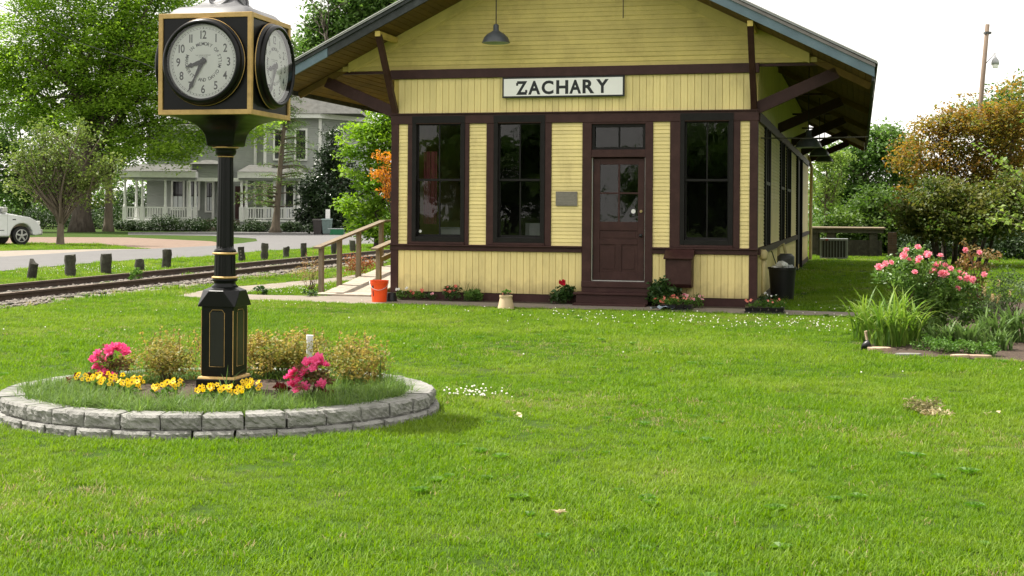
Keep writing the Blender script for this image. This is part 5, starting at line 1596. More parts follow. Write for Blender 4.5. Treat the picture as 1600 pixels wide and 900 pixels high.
# ------------------------------------------------------------------ things along the station front
bk = thing('plastic_bucket', 'bright orange plastic bucket beside the foot of the ramp', 'bucket', G(592.5, 471.5, 0.012), 0)
ORANGE = mat('orange_plastic', (0.85, 0.085, 0.012), 0.4, 0.05)
MB().lathe([(0.125, 0.0), (0.150, 0.32), (0.160, 0.322), (0.160, 0.335), (0.153, 0.337), (0.156, 0.355), (0.163, 0.357), (0.163, 0.372), (0.150, 0.372), (0.146, 0.34), (0.122, 0.01)], 32, caps=False).build('body', ORANGE, bk, autosmooth=40)
MB().lathe([(0.121, 0.008), (0.12, 0.012)], 24).build('bottom', ORANGE, bk)
mb = MB()
for (a0, a1, z0_, z1_) in ((-2.5, -2.2, 0.245, 0.285), (-2.45, -2.25, 0.10, 0.20)):
    aa = np.linspace(a0, a1, 6)
    for p_, q_ in zip(aa[:-1], aa[1:]):
        def rr(z): return 0.125 + 0.025 * z / 0.32 + 0.0015
        mb.add([(rr(z0_) * math.cos(p_), rr(z0_) * math.sin(p_), z0_), (rr(z0_) * math.cos(q_), rr(z0_) * math.sin(q_), z0_), (rr(z1_) * math.cos(q_), rr(z1_) * math.sin(q_), z1_), (rr(z1_) * math.cos(p_), rr(z1_) * math.sin(p_), z1_)], [(0, 1, 2, 3)])
mb.build('printed_mark', SIGN_BLACK, bk)
MB().tube([(0.165 * math.cos(a), 0.165 * math.sin(a) - 0.0, 0.35 - 0.14 * math.sin(-a) if a < 0 else 0.35) for a in np.linspace(-math.pi, 0, 15)], 0.004, 5).build('handle', ALU, bk)
def pot(name, label, loc, r0, r1, h, m, soil=True):
    t = thing(name, label, 'flower pot', loc)
    MB().lathe([(r0, 0), (r1, h * 0.84), (r1 + 0.008, h * 0.84), (r1 + 0.01, h), (r1 - 0.008, h), (r1 - 0.014, h * 0.84), (r0 - 0.01, 0.02)], 24, caps=False).build('pot_wall', m, t, autosmooth=40)
    MB().lathe([(r1 - 0.012, h * 0.80), (r1 - 0.013, h * 0.81)], 20).build('potting_soil', SOIL, t)
    return t
# upturned black pot
t = thing('upturned_pot', 'small black pot turned upside down next to the orange bucket', 'flower pot', G(611.5, 470.5, 0.012))
MB().lathe([(0.105, 0.0), (0.105, 0.02), (0.098, 0.022), (0.082, 0.145), (0.07, 0.152)], 22).build('pot_wall', BLACK_PLASTIC, t, autosmooth=40)
t = pot('tan_flower_pot', 'tan plastic flower pot on the path below the wainscot', G(790.5, 482, 0.012), 0.135, 0.098, 0.215, mat('tan_plastic', (0.55, 0.42, 0.26), 0.55, 0.06))
bush('seedling', 'sparse wilting seedling growing in the tan flower pot', 'plant', G(790.5, 482, 0.012) + Vector((0, 0, 0.18)), 0.09, 0.12, 60, 0.04, L_FRESH, 160, clumps=8)


def wall_plant(label, lx, ly, r, h, n, leaf, lm, seed, fl=(), fm=PET_PINK, fr=0.03, name='bedding_plant', cat='plant', group='bedding plants along the station wall', clumps=18, rings=2):
    t, cc = bush(name, label, cat, SL(lx, ly, 0.014), r, h, n, leaf, lm, seed, group, clumps=clumps, stem_mat=STEM)
    if len(fl): blooms(t, fl, fr, fm, seed, 5, rings, 0.4)
    return t
R_ = lambda n, r, h0, h1, s: [tuple(np.random.default_rng(s + i).uniform((-r, -r, h0), (r, 0, h1))) for i in range(n)]
wall_plant('white and pink bedding plant by the corner post near the bucket', -2.95, -0.2, 0.13, 0.17, 260, 0.035, L_FRESH, 200, R_(4, .1, .1, .2, 1), PET_WHITE)
wall_plant('salmon flowered bedding plant, second along the wainscot', -2.68, -0.2, 0.14, 0.16, 280, 0.035, L_FRESH, 201, R_(5, .12, .1, .19, 9), PET_SALMON, 0.032)
wall_plant('low leafy bedding plant between the salmon and red flowers', -2.42, -0.2, 0.13, 0.14, 240, 0.03, L_DEEP, 202, R_(2, .1, .1, .15, 15), PET_PALE, 0.02)
wall_plant('bushy red flowered plant below the first window', -2.05, -0.2, 0.19, 0.28, 420, 0.05, L_DEEP, 203, R_(7, .15, .15, .3, 20), PET_SALMON, 0.03)
wall_plant('grassy green plant below the gap between windows', -1.62, -0.2, 0.19, 0.21, 420, 0.045, L_FRESH, 204)
arching('spray_grass', 'thin spiky grass sprays against the wainscot', SL(-1.75, -0.12, 0.014), 26, 0.42, 0.008, L_STRAP, 205, 0.12, 0.8)
wall_plant('small pink plant half hidden behind the tan pot', -1.05, -0.16, 0.10, 0.18, 140, 0.04, L_DEEP, 206, R_(3, .08, .1, .2, 31), PET_SALMON, 0.025)
t = wall_plant('geranium with a single red flower head left of the steps', -0.02, -0.25, 0.22, 0.30, 420, 0.075, L_DEEP, 207, [(-0.02 + rnd.uniform(-.045, .045), -0.05 + rnd.uniform(-.04, .04), 0.37 + rnd.uniform(-.04, .04)) for _ in range(26)], PET_RED, 0.026, 'geranium', clumps=22)
wall_plant('large bushy geranium with pink heads right of the steps', 1.72, -0.22, 0.33, 0.42, 900, 0.075, L_DEEP, 208, [(0.12 + rnd.uniform(-.05, .05), -0.05, 0.44 + rnd.uniform(-.02, .03)) for _ in range(14)] + [(0.30 + rnd.uniform(-.02, .02), -.1, .2) for _ in range(5)], PET_PALE, 0.026, 'geranium', clumps=36)
wall_plant('low petunias with red and salmon flowers below the drop box', 1.78, -0.46, 0.22, 0.18, 420, 0.035, L_FRESH, 209, R_(12, .2, .1, .2, 50), PET_SALMON, 0.03)
wall_plant('low petunias with pale pink flowers right of the drop box', 2.20, -0.42, 0.22, 0.20, 420, 0.035, L_FRESH, 210, R_(8, .2, .12, .22, 70), PET_PALE, 0.03)
wall_plant('small white flowered plant by the shaded corner post', 3.40, 0.15, 0.18, 0.24, 300, 0.04, L_DEEP, 211, R_(5, .12, .15, .26, 90), PET_WHITE, 0.022)


def tray(label, px, py, w, d, cols, rows, seed, fm):
    t = thing('seedling_tray', label, 'plant tray', G(px, py, 0.012), ST_A)
    MB().box(-w / 2, w / 2, -d / 2, d / 2, 0, 0.025).build('tray_base', BLACK_PLASTIC, t)
    for i in range(cols):
        for j in range(rows):
            x, y = -w / 2 + (i + 0.5) * w / cols, -d / 2 + (j + 0.5) * d / rows
            MB().frustum(w / cols * 0.72, d / rows * 0.72, 0.026, w / cols * 0.95, d / rows * 0.95, 0.085, Matrix.Translation((x, y, 0))).build('cell_pot', BLACK_PLASTIC, t)
    rng = np.random.default_rng(seed)
    e = [(-w / 2 + (i + .5) * w / cols, -d / 2 + (j + .5) * d / rows, 0.14, w / cols * .6, d / rows * .6, 0.06) for i in range(cols) for j in range(rows)]
    cc, p, tint = crown_points(e, 40, 18, 0.05, rng)
    leaves('seedling_leaves', p, 0.03, L_FRESH, t, tint=tint, rng=rng)
    blooms(t, [(rng.uniform(-w / 2, w / 2), rng.uniform(-d / 2, d / 2), rng.uniform(.16, .21)) for _ in range(12)], 0.022, fm, seed, 5, 1)
    return t
tray('black tray of mixed flower seedlings at the corner of the station', 1195, 488.5, 0.62, 0.30, 5, 2, 220, PET_SALMON)
tray('black seedling tray below the large geranium', 1058, 484, 0.50, 0.26, 4, 2, 221, PET_SALMON)
BLUEBAG = mat('blue_grey_plastic', (0.33, 0.40, 0.47), 0.5, 0.1)
mb = MB(); v = []; 
rng = np.random.default_rng(3)
for j in range(4):
    for i in range(7): v.append((-0.2 + i * 0.066, -0.09 + j * 0.06 + 0.01 * i, 0.02 + abs(rng.normal()) * 0.02 + (0.03 if 2 < i < 5 else 0)))
mb.add(v, [(j * 7 + i, j * 7 + i + 1, j * 7 + i + 8, j * 7 + i + 7) for j in range(3) for i in range(6)])
o = mb.build('plastic_bag', BLUEBAG, None, G(1036, 485, 0.012), (0, 0, 0.1), smooth=True); tag(o, 'crumpled blue grey plastic sheet on the path by the steps', 'bag')

# trash can at the shaded corner
tc = thing('trash_can', 'black open trash can full of rubbish beside the shaded wall', 'trash can', G(1222, 469), ST_A)
MB().lathe([(0.20, 0), (0.245, 0.56), (0.262, 0.565), (0.262, 0.60), (0.24, 0.60), (0.235, 0.56), (0.19, 0.03)], 24, caps=False).build('can_body', BLACK_PLASTIC, tc, autosmooth=40)
MB().lathe([(0.19, 0.028), (0.19, 0.032)], 20).build('can_bottom', BLACK_PLASTIC, tc)
def crumple(label, loc, r, m, seed):
    bm = bmesh.new(); bmesh.ops.create_icosphere(bm, subdivisions=2, radius=r)
    rng = np.random.default_rng(seed)
    for v in bm.verts: v.co *= float(rng.uniform(0.7, 1.2)); v.co.z *= 0.85
    me = bpy.data.meshes.new('rubbish'); bm.to_mesh(me); bm.free(); me.materials.append(m)
    o = obj('rubbish', me, None, loc); tag(o, label, 'rubbish', 'rubbish in the trash can'); return o
cp = G(1222, 469)
MB().lathe([(0.225, 0.42), (0.222, 0.50), (0.1, 0.53)], 18).build('can_filling', BLACK_PLASTIC, tc)
crumple('white crumpled bag sticking out of the trash can', cp + Vector((-0.02, -0.05, 0.63)), 0.11, WHITE, 1)
crumple('grey crumpled paper on the far side of the trash can', cp + Vector((0.13, 0.0, 0.58)), 0.09, mat('grey_paper', (0.4, 0.42, 0.43), 0.8), 2)
crumple('small white cup at the left lip of the trash can', cp + Vector((-0.16, -0.04, 0.58)), 0.06, WHITE, 3)
o = MB().tube([(0, 0, 0), (-0.12, 0, 0.35)], 0.009, 6).build('stick', BLACK_PLASTIC, None, cp + Vector((-0.06, 0.1, 0.55))); tag(o, 'thin dark stick poking up from the trash can', 'stick')

# air conditioner, platform and brick pier behind the station
ac = thing('air_conditioner', 'grey slatted outdoor air conditioner behind the station', 'air conditioner', G(1303, 404), ST_A)
ACM = mat('ac_grey', (0.20, 0.215, 0.215), 0.5, 0.1)
mb = MB(); mb.box(-0.47, 0.47, -0.4, 0.4, 0.64, 0.70)
for sx in (-0.45, 0.45):
    for sy in (-0.38, 0.38): mb.box(sx - 0.02, sx + 0.02, sy - 0.02, sy + 0.02, 0.05, 0.64)
mb.box(-0.47, 0.47, -0.4, 0.4, 0, 0.05); mb.build('case', ACM, ac)
MB().box(-0.42, 0.42, -0.35, 0.35, 0.05, 0.63).build('coil', BLACK_PLASTIC, ac)
sl = MB().box(-0.008, 0.008, -0.385, -0.37, 0.05, 0.64).mesh('grille_bar', ACM)
for i in range(9): obj('grille_bar', sl, ac, (-0.4 + i * 0.1, 0, 0))
MB().box(-0.28, -0.19, -0.405, -0.401, 0.645, 0.69).build('badge', mat('red_badge', (0.35, 0.04, 0.04), 0.4), ac)
dk = thing('loading_platform', 'low dark timber loading platform behind the station', 'platform', G(1322, 402.5), ST_A)
pz = 1.02
pl_me = MB().box(-1.3, 1.35, 0, 0.155, pz, pz + 0.05).mesh('deck_plank', WOOD_GREY)
for i in range(18): obj('deck_plank', pl_me, dk, (rnd.uniform(-.02, .02), 0.6 + i * 0.16, 0))
for x in (-1.15, -0.55, 0.95):
    for y in (0.8, 2.0, 3.2): MB().box(x - 0.14, x + 0.14, y - 0.1, y + 0.1, 0, pz - 0.145).build('pier', POST_DARK, dk)
for y in (0.7, 2.0, 3.3): MB().box(-1.25, 1.3, y - 0.05, y + 0.05, pz - 0.144, pz - 0.002).build('joist', POST_DARK, dk)
MB().box(-1.2, 1.25, 0.75, 0.8, 0.02, 0.62).build('skirt_planks', POST_DARK, dk)
bp = thing('brick_pier', 'narrow free-standing brick pier beside the loading platform', 'pillar', G(1394, 411), ST_A)
BRICK = mat('tan_brick', (0.22, 0.15, 0.10), 0.9, 0.2, 9, 0.3, (0.12, 0.09, 0.07), 6, 0.3, 60, rand=0.2)
MB().box(-0.13, 0.13, -0.13, 0.13, 0, 0.99).build('mortar_core', mat('mortar', (0.24, 0.22, 0.19), 0.95), bp)
bme = MB().box(-0.064, 0.064, -0.006, 0.02, 0, 0.064).mesh('brick', BRICK)
for c in range(13):
    for s in range(4):
        for h in (0, 1):
            a = s * math.pi / 2
            u = -0.068 + h * 0.136 + (0.0 if c % 2 else 0.003)
            m = Matrix.Rotation(a, 4, 'Z')
            p = m @ Vector((u, -0.131, 0.002 + c * 0.076))
            obj('brick', bme, bp, p, (0, 0, a))

# ------------------------------------------------------------------ ramp
rp = thing('timber_ramp', 'weathered timber access ramp with handrails beside the station', 'ramp', Vector((-3.5, 25.1, 0)), ST_A)
# local: x right, y along the station wall
def dz(s): return max(0.03, min(0.40, 0.03 + 0.115 * s))
n = 34
pm = MB().box(-0.02, 1.04, 0, 0.150, -0.028, 0.0).mesh('deck_board', DECK_WOOD)
for i in range(n):
    s = -0.35 + i * 0.157
    obj('deck_board', pm, rp, (rnd.uniform(-.012, .012), s, dz(s) + 0.012), (math.atan(0.115) if s < 3.2 else 0, 0, rnd.uniform(-.006, .006)))
for x in (0.02, 0.98):
    MB().prism([(-0.3, 0.0), (3.2, 0.0), (4.9, 0.0), (4.9, 0.38), (3.2, 0.37), (-0.3, 0.0 + 0.012)], x - 0.02, x + 0.02, 'x').build('stringer', WOOD_GREY, rp)
posts_l = ((0.0, -0.05, 0.90), (0.9, 0.02, 1.02), (1.93, 0.1, 1.16), (3.24, 0.2, 1.33), (4.7, 0.25, 1.36))
for (s, z0, z1) in posts_l: MB().box(-0.10, -0.015, s - 0.045, s + 0.045, -0.05, z1).build('rail_post', WOOD_GREY, rp, bevel=0.006)
MB().beam((-0.058, -0.22, 0.885), (-0.058, 3.3, 1.355), 0.15, 0.038).build('handrail', WOOD_GREY, rp, bevel=0.006)
MB().box(-0.13, 0.015, 3.3, 4.9, 1.345, 1.383).build('handrail', WOOD_GREY, rp, bevel=0.006)
for (s, z1) in ((0.12, 0.88), (1.7, 1.08), (3.24, 1.28)): MB().box(0.99, 1.08, s - 0.045, s + 0.045, 0.02, z1).build('rail_post', WOOD_GREY, rp, bevel=0.006)
MB().beam((1.035, -0.12, 0.872), (1.035, 3.3, 1.30), 0.15, 0.038).build('handrail', WOOD_GREY, rp, bevel=0.006)
MB().beam((1.035, 0.17, 0.66), (1.035, 3.2, 1.05), 0.04, 0.09).build('mid_rail', WOOD_GREY, rp)
# weeds by the ramp
bush('nandina', 'reddish wispy shrub growing before the first ramp post', 'shrub', G(485, 455), 0.32, 0.62, 420, 0.04, leaf_mat('wispy_leaf', (0.13, 0.17, 0.05), (0.38, 0.22, 0.12), 0.35), 230, clumps=40, stems=16, spikes=12)
bush('nandina', 'red and green shrub between the middle ramp posts', 'shrub', G(558, 434), 0.42, 0.55, 900, 0.055, leaf_mat('red_green_leaf', (0.07, 0.12, 0.03), (0.42, 0.10, 0.06), 0.3), 231, clumps=34)
bush('weed', 'dark leafy weed at the tip of the gravel patch by the path', 'plant', G(408, 461), 0.14, 0.16, 90, 0.07, L_DEEP, 232, clumps=9)
bush('weed', 'small green weed where the ramp meets the path', 'plant', G(484, 464), 0.13, 0.12, 120, 0.05, L_DEEP, 233, clumps=9)
bush('weed', 'tall bright weed growing beside the near rail', 'plant', G(215, 447), 0.16, 0.40, 160, 0.10, L_FRESH, 234, clumps=10, aspect=0.3)
# things lying on the lawn
L_DRY = leaf_mat('dry_leaf', (0.30, 0.23, 0.11), (0.55, 0.47, 0.30), 0.2)
L_WILT = leaf_mat('wilted_leaf', (0.09, 0.11, 0.04), (0.34, 0.29, 0.14), 0.2)
bush('pulled_weed', 'heap of wilting pulled weeds lying on the lawn', 'plant debris', G(1445, 645), 0.17, 0.09, 300, 0.045, L_WILT, 240, squash=0.8, clumps=20, aspect=0.3)
bush('pulled_weed', 'straw coloured end of the pulled weeds on the lawn', 'plant debris', G(1462, 652), 0.15, 0.05, 130, 0.06, L_DRY, 241, squash=0.5, clumps=12, aspect=0.2)
def fallen(label, px, py, s, seed):
    rng = np.random.default_rng(seed)
    o = leaves('fallen_leaf', rng.normal(size=(4, 3)) * 0.02 + np.array([0, 0, 0.05]), s, L_DRY, None, up=1.0, rng=rng, aspect=0.7)
    o.location = G(px, py); tag(o, label, 'leaf')
fallen('curled pale dead leaf alone on the near lawn', 876, 818, 0.06, 1)
fallen('small tan leaf on the lawn beyond the clover patch', 812, 658, 0.05, 2)
fallen('pale straw scrap on the lawn right of the weed heap', 1548, 653, 0.05, 3)

# ------------------------------------------------------------------ house across the road
HD = 95.0
def HX(px): return (px - 800) / FOCAL * HD + 0.15
def HZ(py): return EYE + (326.5 - py) * HD / FOCAL
HO = Vector((HX(340), HD, 0))
house = thing('grey_house', 'grey two-storey clapboard house with white columned porch across the road', 'house', HO)
def hx(px): return HX(px) - HO.x
def hb(name, x0, x1, y0, y1, z0, z1, m, par=house, bev=0.0): return MB().box(x0, x1, y0, y1, z0, z1).build(name, m, par, bevel=bev)
n_, l_ = HOUSE_GREY.node_tree.nodes, HOUSE_GREY.node_tree.links
g_ = n_.new('ShaderNodeNewGeometry'); sp_ = n_.new('ShaderNodeSeparateXYZ'); l_.new(g_.outputs['Position'], sp_.inputs[0])
m1 = n_.new('ShaderNodeMath'); m1.operation = 'MULTIPLY'; m1.inputs[1].default_value = 7.5; l_.new(sp_.outputs[2], m1.inputs[0])
m2 = n_.new('ShaderNodeMath'); m2.operation = 'FRACT'; l_.new(m1.outputs[0], m2.inputs[0])
b_ = n_.new('ShaderNodeBump'); b_.inputs['Strength'].default_value = 1.0; b_.inputs['Distance'].default_value = 0.05; b_.invert = True
l_.new(m2.outputs[0], b_.inputs['Height']); l_.new(b_.outputs[0], n_['Principled BSDF'].inputs['Normal'])

MB().prism([(hx(378), 3.6), (hx(400), 3.6), (hx(400), 2.5), (hx(488), 2.5), (hx(548), 6.4), (hx(548), 14), (hx(378), 14)], 0.3, HZ(181), 'z').build('tower_wall', HOUSE_GREY, house)
hb('main_wall', hx(204), hx(378) - 0.01, 3.6, 14, 0.3, 7.6, HOUSE_GREY)
MB().prism([(hx(372), 3.0), (hx(396), 3.0), (hx(396), 1.9), (hx(490), 1.9), (hx(556), 6.2), (hx(556), 14.6), (hx(372), 14.6)], HZ(181), HZ(181) + 0.32, 'z').build('eave_trim', WHITE, house)
def hip(name, x0, x1, y0, y1, z0, z1, inset, m):
    return MB().add([(x0, y0, z0), (x1, y0, z0), (x1, y1, z0), (x0, y1, z0), (x0 + inset, y0 + inset, z1), (x1 - inset, y0 + inset, z1), (x1 - inset, y1 - inset, z1), (x0 + inset, y1 - inset, z1)],
                    [(0, 3, 2, 1), (4, 5, 6, 7), (0, 1, 5, 4), (1, 2, 6, 5), (2, 3, 7, 6), (3, 0, 4, 7)]).build(name, m, house)
hip('roof', hx(370), hx(556), 1.8, 14.7, HZ(181) + 0.325, HZ(181) + 3.2, 3.4, HOUSE_ROOF)
hip('roof', hx(222), hx(369), 3.0, 14.6, 7.6, 10.0, 3.2, HOUSE_ROOF)
hb('eave_trim', hx(223), hx(369), 3.1, 3.59, 7.3, 7.59, WHITE)
for px, y in ((400, 2.5), (488, 2.5)): hb('corner_board', hx(px) - 0.1, hx(px) + 0.1, y - 0.06, y + 0.1, 0.3, HZ(181) - 0.01, WHITE)
hb('corner_board', hx(380) - 0.1, hx(380) + 0.1, 3.5, 3.6, 0.3, HZ(182), WHITE)

def hwin(x0, x1, z0, z1, y, curtain=0.0, rz=0.0, at=None):
    m = Matrix.Identity(4) if at is None else Matrix.Translation(at) @ Matrix.Rotation(rz, 4, 'Z')
    t = 0.13
    mb = MB(); mb.box(x0 - t, x0, y - 0.1, y + 0.02, z0 - t, z1 + t, m); mb.box(x1, x1 + t, y - 0.1, y + 0.02, z0 - t, z1 + t, m)
    mb.box(x0, x1, y - 0.1, y + 0.02, z1, z1 + t, m); mb.box(x0, x1, y - 0.12, y + 0.02, z0 - t, z0, m)
    w = mb.build('window', WHITE, house)
    MB().box(x0, x1, y - 0.03, y + 0.01, z0, z1, m).build('pane', HOUSE_DARK, w)
    mb = MB(); mb.box(x0, x1, y - 0.06, y - 0.031, (z0 + z1) / 2 - 0.03, (z0 + z1) / 2 + 0.03, m); mb.box((x0 + x1) / 2 - 0.025, (x0 + x1) / 2 + 0.025, y - 0.055, y - 0.031, z0, z1, m)
    mb.build('muntin', BLACK_WOOD, w)
    if curtain:
        MB().box(x0 + 0.03, x1 - 0.03, y - 0.05, y - 0.0305, z0 + 0.02, z0 + (z1 - z0) * curtain, m).build('curtain', CURTAIN, w)
hwin(hx(416), hx(431), HZ(246), HZ(200), 2.5); hwin(hx(450), hx(465), HZ(246), HZ(200), 2.5)
ang = math.atan2(6.4 - 2.5, hx(548) - hx(488))
for u in (1.0, 1.95): hwin(u, u + 0.42, HZ(240), HZ(201), 0.0, 0, ang, Vector((hx(488), 2.5, 0)))
hwin(hx(247), hx(263), HZ(327), HZ(283), 3.6, 0.45); hwin(hx(272), hx(288), HZ(327), HZ(283), 3.6, 0.45); hwin(hx(302), hx(311), HZ(330), HZ(285), 3.55, 0.5)
hwin(hx(404), hx(416), HZ(340), HZ(286), 2.5, 0.3); hwin(hx(434), hx(446), HZ(340), HZ(286), 2.5, 0.3)
hb('front_door', hx(348), hx(363), 3.5, 3.59, 0.85, HZ(290), BROWN)
# porches
FZ, RZt, CT = 0.80, 4.05, 3.62
def column(px, y, z0=FZ, z1=CT, r=0.095):
    c = MB().lathe([(r * 1.25, z0 + 0.9), (r * 1.25, z0 + 1.0), (r * 0.95, z0 + 1.05), (r, z0 + 1.6), (r * 0.8, z1 - 0.15), (r * 1.2, z1 - 0.1), (r * 1.2, z1)], 12, Matrix.Translation((hx(px), y, 0))).build('porch_column', WHITE, house)
    MB().box(hx(px) - r * 1.5, hx(px) + r * 1.5, y - r * 1.5, y + r * 1.5, z0, z0 + 0.9).build('column_base', WHITE, c)
for px, y in ((190, 0.3), (198, 1.9), (219, 0.0), (255, 0.0), (293, 0.0), (300, 0.35), (374, 0.0), (380, 0.3), (425, 0.0), (463, 0.0)): column(px, y)
def railing(p0, p1, y0, y1):
    a, b = Vector((hx(p0), y0, 0)), Vector((hx(p1), y1, 0))
    r = MB().beam(a + Vector((0, 0, FZ + 0.85)), b + Vector((0, 0, FZ + 0.85)), 0.1, 0.09).build('porch_railing', WHITE, house)
    MB().beam(a + Vector((0, 0, FZ + 0.12)), b + Vector((0, 0, FZ + 0.12)), 0.08, 0.08).build('bottom_rail', WHITE, r)
    mb = MB(); n = int((b - a).length / 0.17)
    for i in range(1, n):
        p = a.lerp(b, i / n); mb.box(p.x - 0.03, p.x + 0.03, p.y - 0.03, p.y + 0.03, FZ + 0.165, FZ + 0.80)
    kind(mb.build('balusters', WHITE, r), 'stuff')
railing(190, 219, 0.3, 0); railing(219, 255, 0, 0); railing(255, 293, 0, 0); railing(380, 425, 0, 0); railing(425, 463, 0, 0)
for nm, poly in (('left', [(hx(187), 0.2), (hx(219), -0.15), (hx(302), -0.15), (hx(302), 3.58), (hx(187), 3.58)]), ('right', [(hx(372), -0.15), (hx(466), -0.15), (hx(470), 2.48), (hx(402), 2.48), (hx(372), 3.58)])):
    MB().prism(poly, FZ - 0.12, FZ, 'z').build('porch_floor', WHITE, house)
    MB().prism([(x * 1.0, y + (0.06 if y < 1 else 0)) for x, y in poly], 0.05, FZ - 0.121, 'z').build('porch_skirt', WHITE if nm == 'left' else HOUSE_GREY, house)
    cxx = sum(p[0] for p in poly) / len(poly)
    MB().prism([((x - cxx) * 1.03 + cxx, y - (0.25 if y < 1 else 0)) for x, y in poly], CT, CT + 0.14, 'z').build('porch_frieze', HOUSE_GREY, house)
    MB().prism([((x - cxx) * 1.05 + cxx, y - (0.4 if y < 1 else 0)) for x, y in poly], CT + 0.141, CT + 0.58, 'z').build('porch_fascia', WHITE, house)
    ro = MB(); n = len(poly)
    lo = [((x - cxx) * 1.06 + cxx, y - (0.45 if y < 1 else 0), CT + 0.585) for x, y in poly]; hi = [((x - cxx) * 0.9 + cxx, max(y, 2.2) - 0.01, CT + 1.15) for x, y in poly]
    ro.add(lo + hi, [tuple(range(n))[::-1], tuple(range(n, 2 * n))] + [(i, (i + 1) % n, n + (i + 1) % n, n + i) for i in range(n)])
    ro.build('porch_roof', HOUSE_ROOF, house)
hb('entry_gable', hx(294), hx(342), 0.2, 3.58, CT + 0.15, HZ(257), HOUSE_GREY)
hb('entry_beam', hx(293), hx(373), 0.1, 0.3, CT - 0.1, CT + 0.149, WHITE)
hip('entry_roof', hx(290), hx(346), -0.1, 3.5, HZ(257) + 0.001, HZ(250), 1.0, HOUSE_ROOF)
hb('corner_board', hx(294) - 0.08, hx(294) + 0.08, 0.1, 0.25, CT + 0.15, HZ(257), WHITE)
hb('porch_post', hx(315) - 0.08, hx(315) + 0.08, 2.9, 3.05, 0.8, CT, WHITE)
hb('entry_steps', hx(318), hx(345), 0.0, 1.5, 0.0, 0.35, CONCRETE)
hb('entry_floor', hx(302) + .01, hx(372) - .01, 1.51, 3.58, 0.05, FZ - 0.01, CONCRETE)

# hedge and bins
L_HEDGE = leaf_mat('hedge_leaf', (0.018, 0.040, 0.012), (0.045, 0.075, 0.022), 0.18)
def far_bush(name, label, px, pyb, D, rx_px, h_px, n, leaf, lm, seed, group=None, ry=1.0, cat='shrub'):
    s = D / FOCAL; p = W(px, pyb, D); p.z = 0
    rng = np.random.default_rng(seed)
    t = thing(name, label, cat, p, 0, group)
    rx, h = rx_px * s, h_px * s
    cc, q, tint = crown_points([(0, 0, h * 0.5, rx, ry, h * 0.5), (rx * .4, 0, h * 0.4, rx * .6, ry, h * .45), (-rx * .4, 0, h * 0.42, rx * .6, ry, h * .45)], 60, n // 60, min(rx, h) * 0.35, rng, 0.9, 0.45)
    mb = MB()
    for i in range(6): limb(mb, (rng.normal() * rx * .2, 0, -0.05), cc[rng.integers(len(cc))], 0.05, 0.015, rng, 0.05, 4, 5)
    mb.build('stems', BARK, t)
    q[:, 2] = np.maximum(q[:, 2], 0.02)
    leaves('foliage', q, leaf * rng.uniform(.7, 1.3, len(q)), lm, t, tint=tint, rng=rng)
for i, (px, rx, h, lab) in enumerate(((210, 32, 16, 'clipped dark hedge below the left end of the porch'), (258, 30, 26, 'taller rounded dark shrub before the left porch railing'), (305, 28, 21, 'dark hedge shrub below the entry columns'), (350, 26, 22, 'dark hedge shrub behind the clock post, by the front door'), (400, 26, 17, 'low hedge shrub left of the cypress trunk'), (465, 30, 17, 'low hedge shrub right of the cypress trunk'))):
    far_bush('hedge_shrub', lab, px, 360, 92.5, rx, h, 1500, 0.16, L_HEDGE, 900 + i, 'hedge before the grey house')
BIN_D = 84.0
def wheelie(label, px, m, h=1.05):
    p = W(px, 364, BIN_D); p.z = 0.012
    t = thing('trash_bin', label, 'trash bin', p)
    MB().frustum(0.46, 0.5, 0.06, 0.60, 0.66, h).build('bin_body', m, t, bevel=0.02)
    MB().prism([(-0.36, h), (0.34, h), (0.30, h + 0.09), (-0.3, h + 0.06)], -0.32, 0.32, 'x').build('lid', m, t)
    for sx in (-0.24, 0.24): MB().lathe([(0.11, -0.03), (0.11, 0.03)], 12, Matrix.Translation((sx, 0.26, 0.11)) @ Matrix.Rotation(R(90), 4, 'Y')).build('wheel', BLACK_PLASTIC, t)
wheelie('dark brown wheeled trash bin at the roadside before the house', 497, mat('brown_bin', (0.035, 0.03, 0.028), 0.5), 0.9)
wheelie('grey green wheeled trash bin with a white bag beside the dark one', 511, mat('grey_green_bin', (0.12, 0.17, 0.16), 0.5), 0.92)
o = MB().box(-0.14, 0.14, -0.02, 0.02, 0, 0.9).build('white_board', WHITE, None, W(512, 364, BIN_D + .6) * Vector((1, 1, 0)) if False else Vector((W(512, 364, BIN_D + .6).x, BIN_D + .6, 0.7))); tag(o, 'narrow white post sticking up behind the trash bins', 'post')
t = thing('recycling_box', 'low green recycling box on the kerb beside the bins', 'box', Vector((W(526, 364, BIN_D).x, BIN_D, 0.012)))
GREENBIN = mat('green_plastic', (0.02, 0.16, 0.07), 0.5)
MB().frustum(0.85, 0.45, 0, 0.98, 0.55, 0.36).build('box_body', GREENBIN, t); MB().box(-0.52, 0.52, -0.3, 0.3, 0.361, 0.40).build('rim', mat('pale_rim', (.5, .55, .55), .5), t)

# ------------------------------------------------------------------ white pickup truck
TK = W(15, 383, 57.0); TK.z = 0.0
tk = thing('pickup_truck', 'white pickup truck parked by the small tree, nose to the right', 'pickup truck', TK, R(50))
CAR_WHITE = mat('white_car_paint', (0.74, 0.75, 0.76), 0.25, 0.03, spec=0.5)
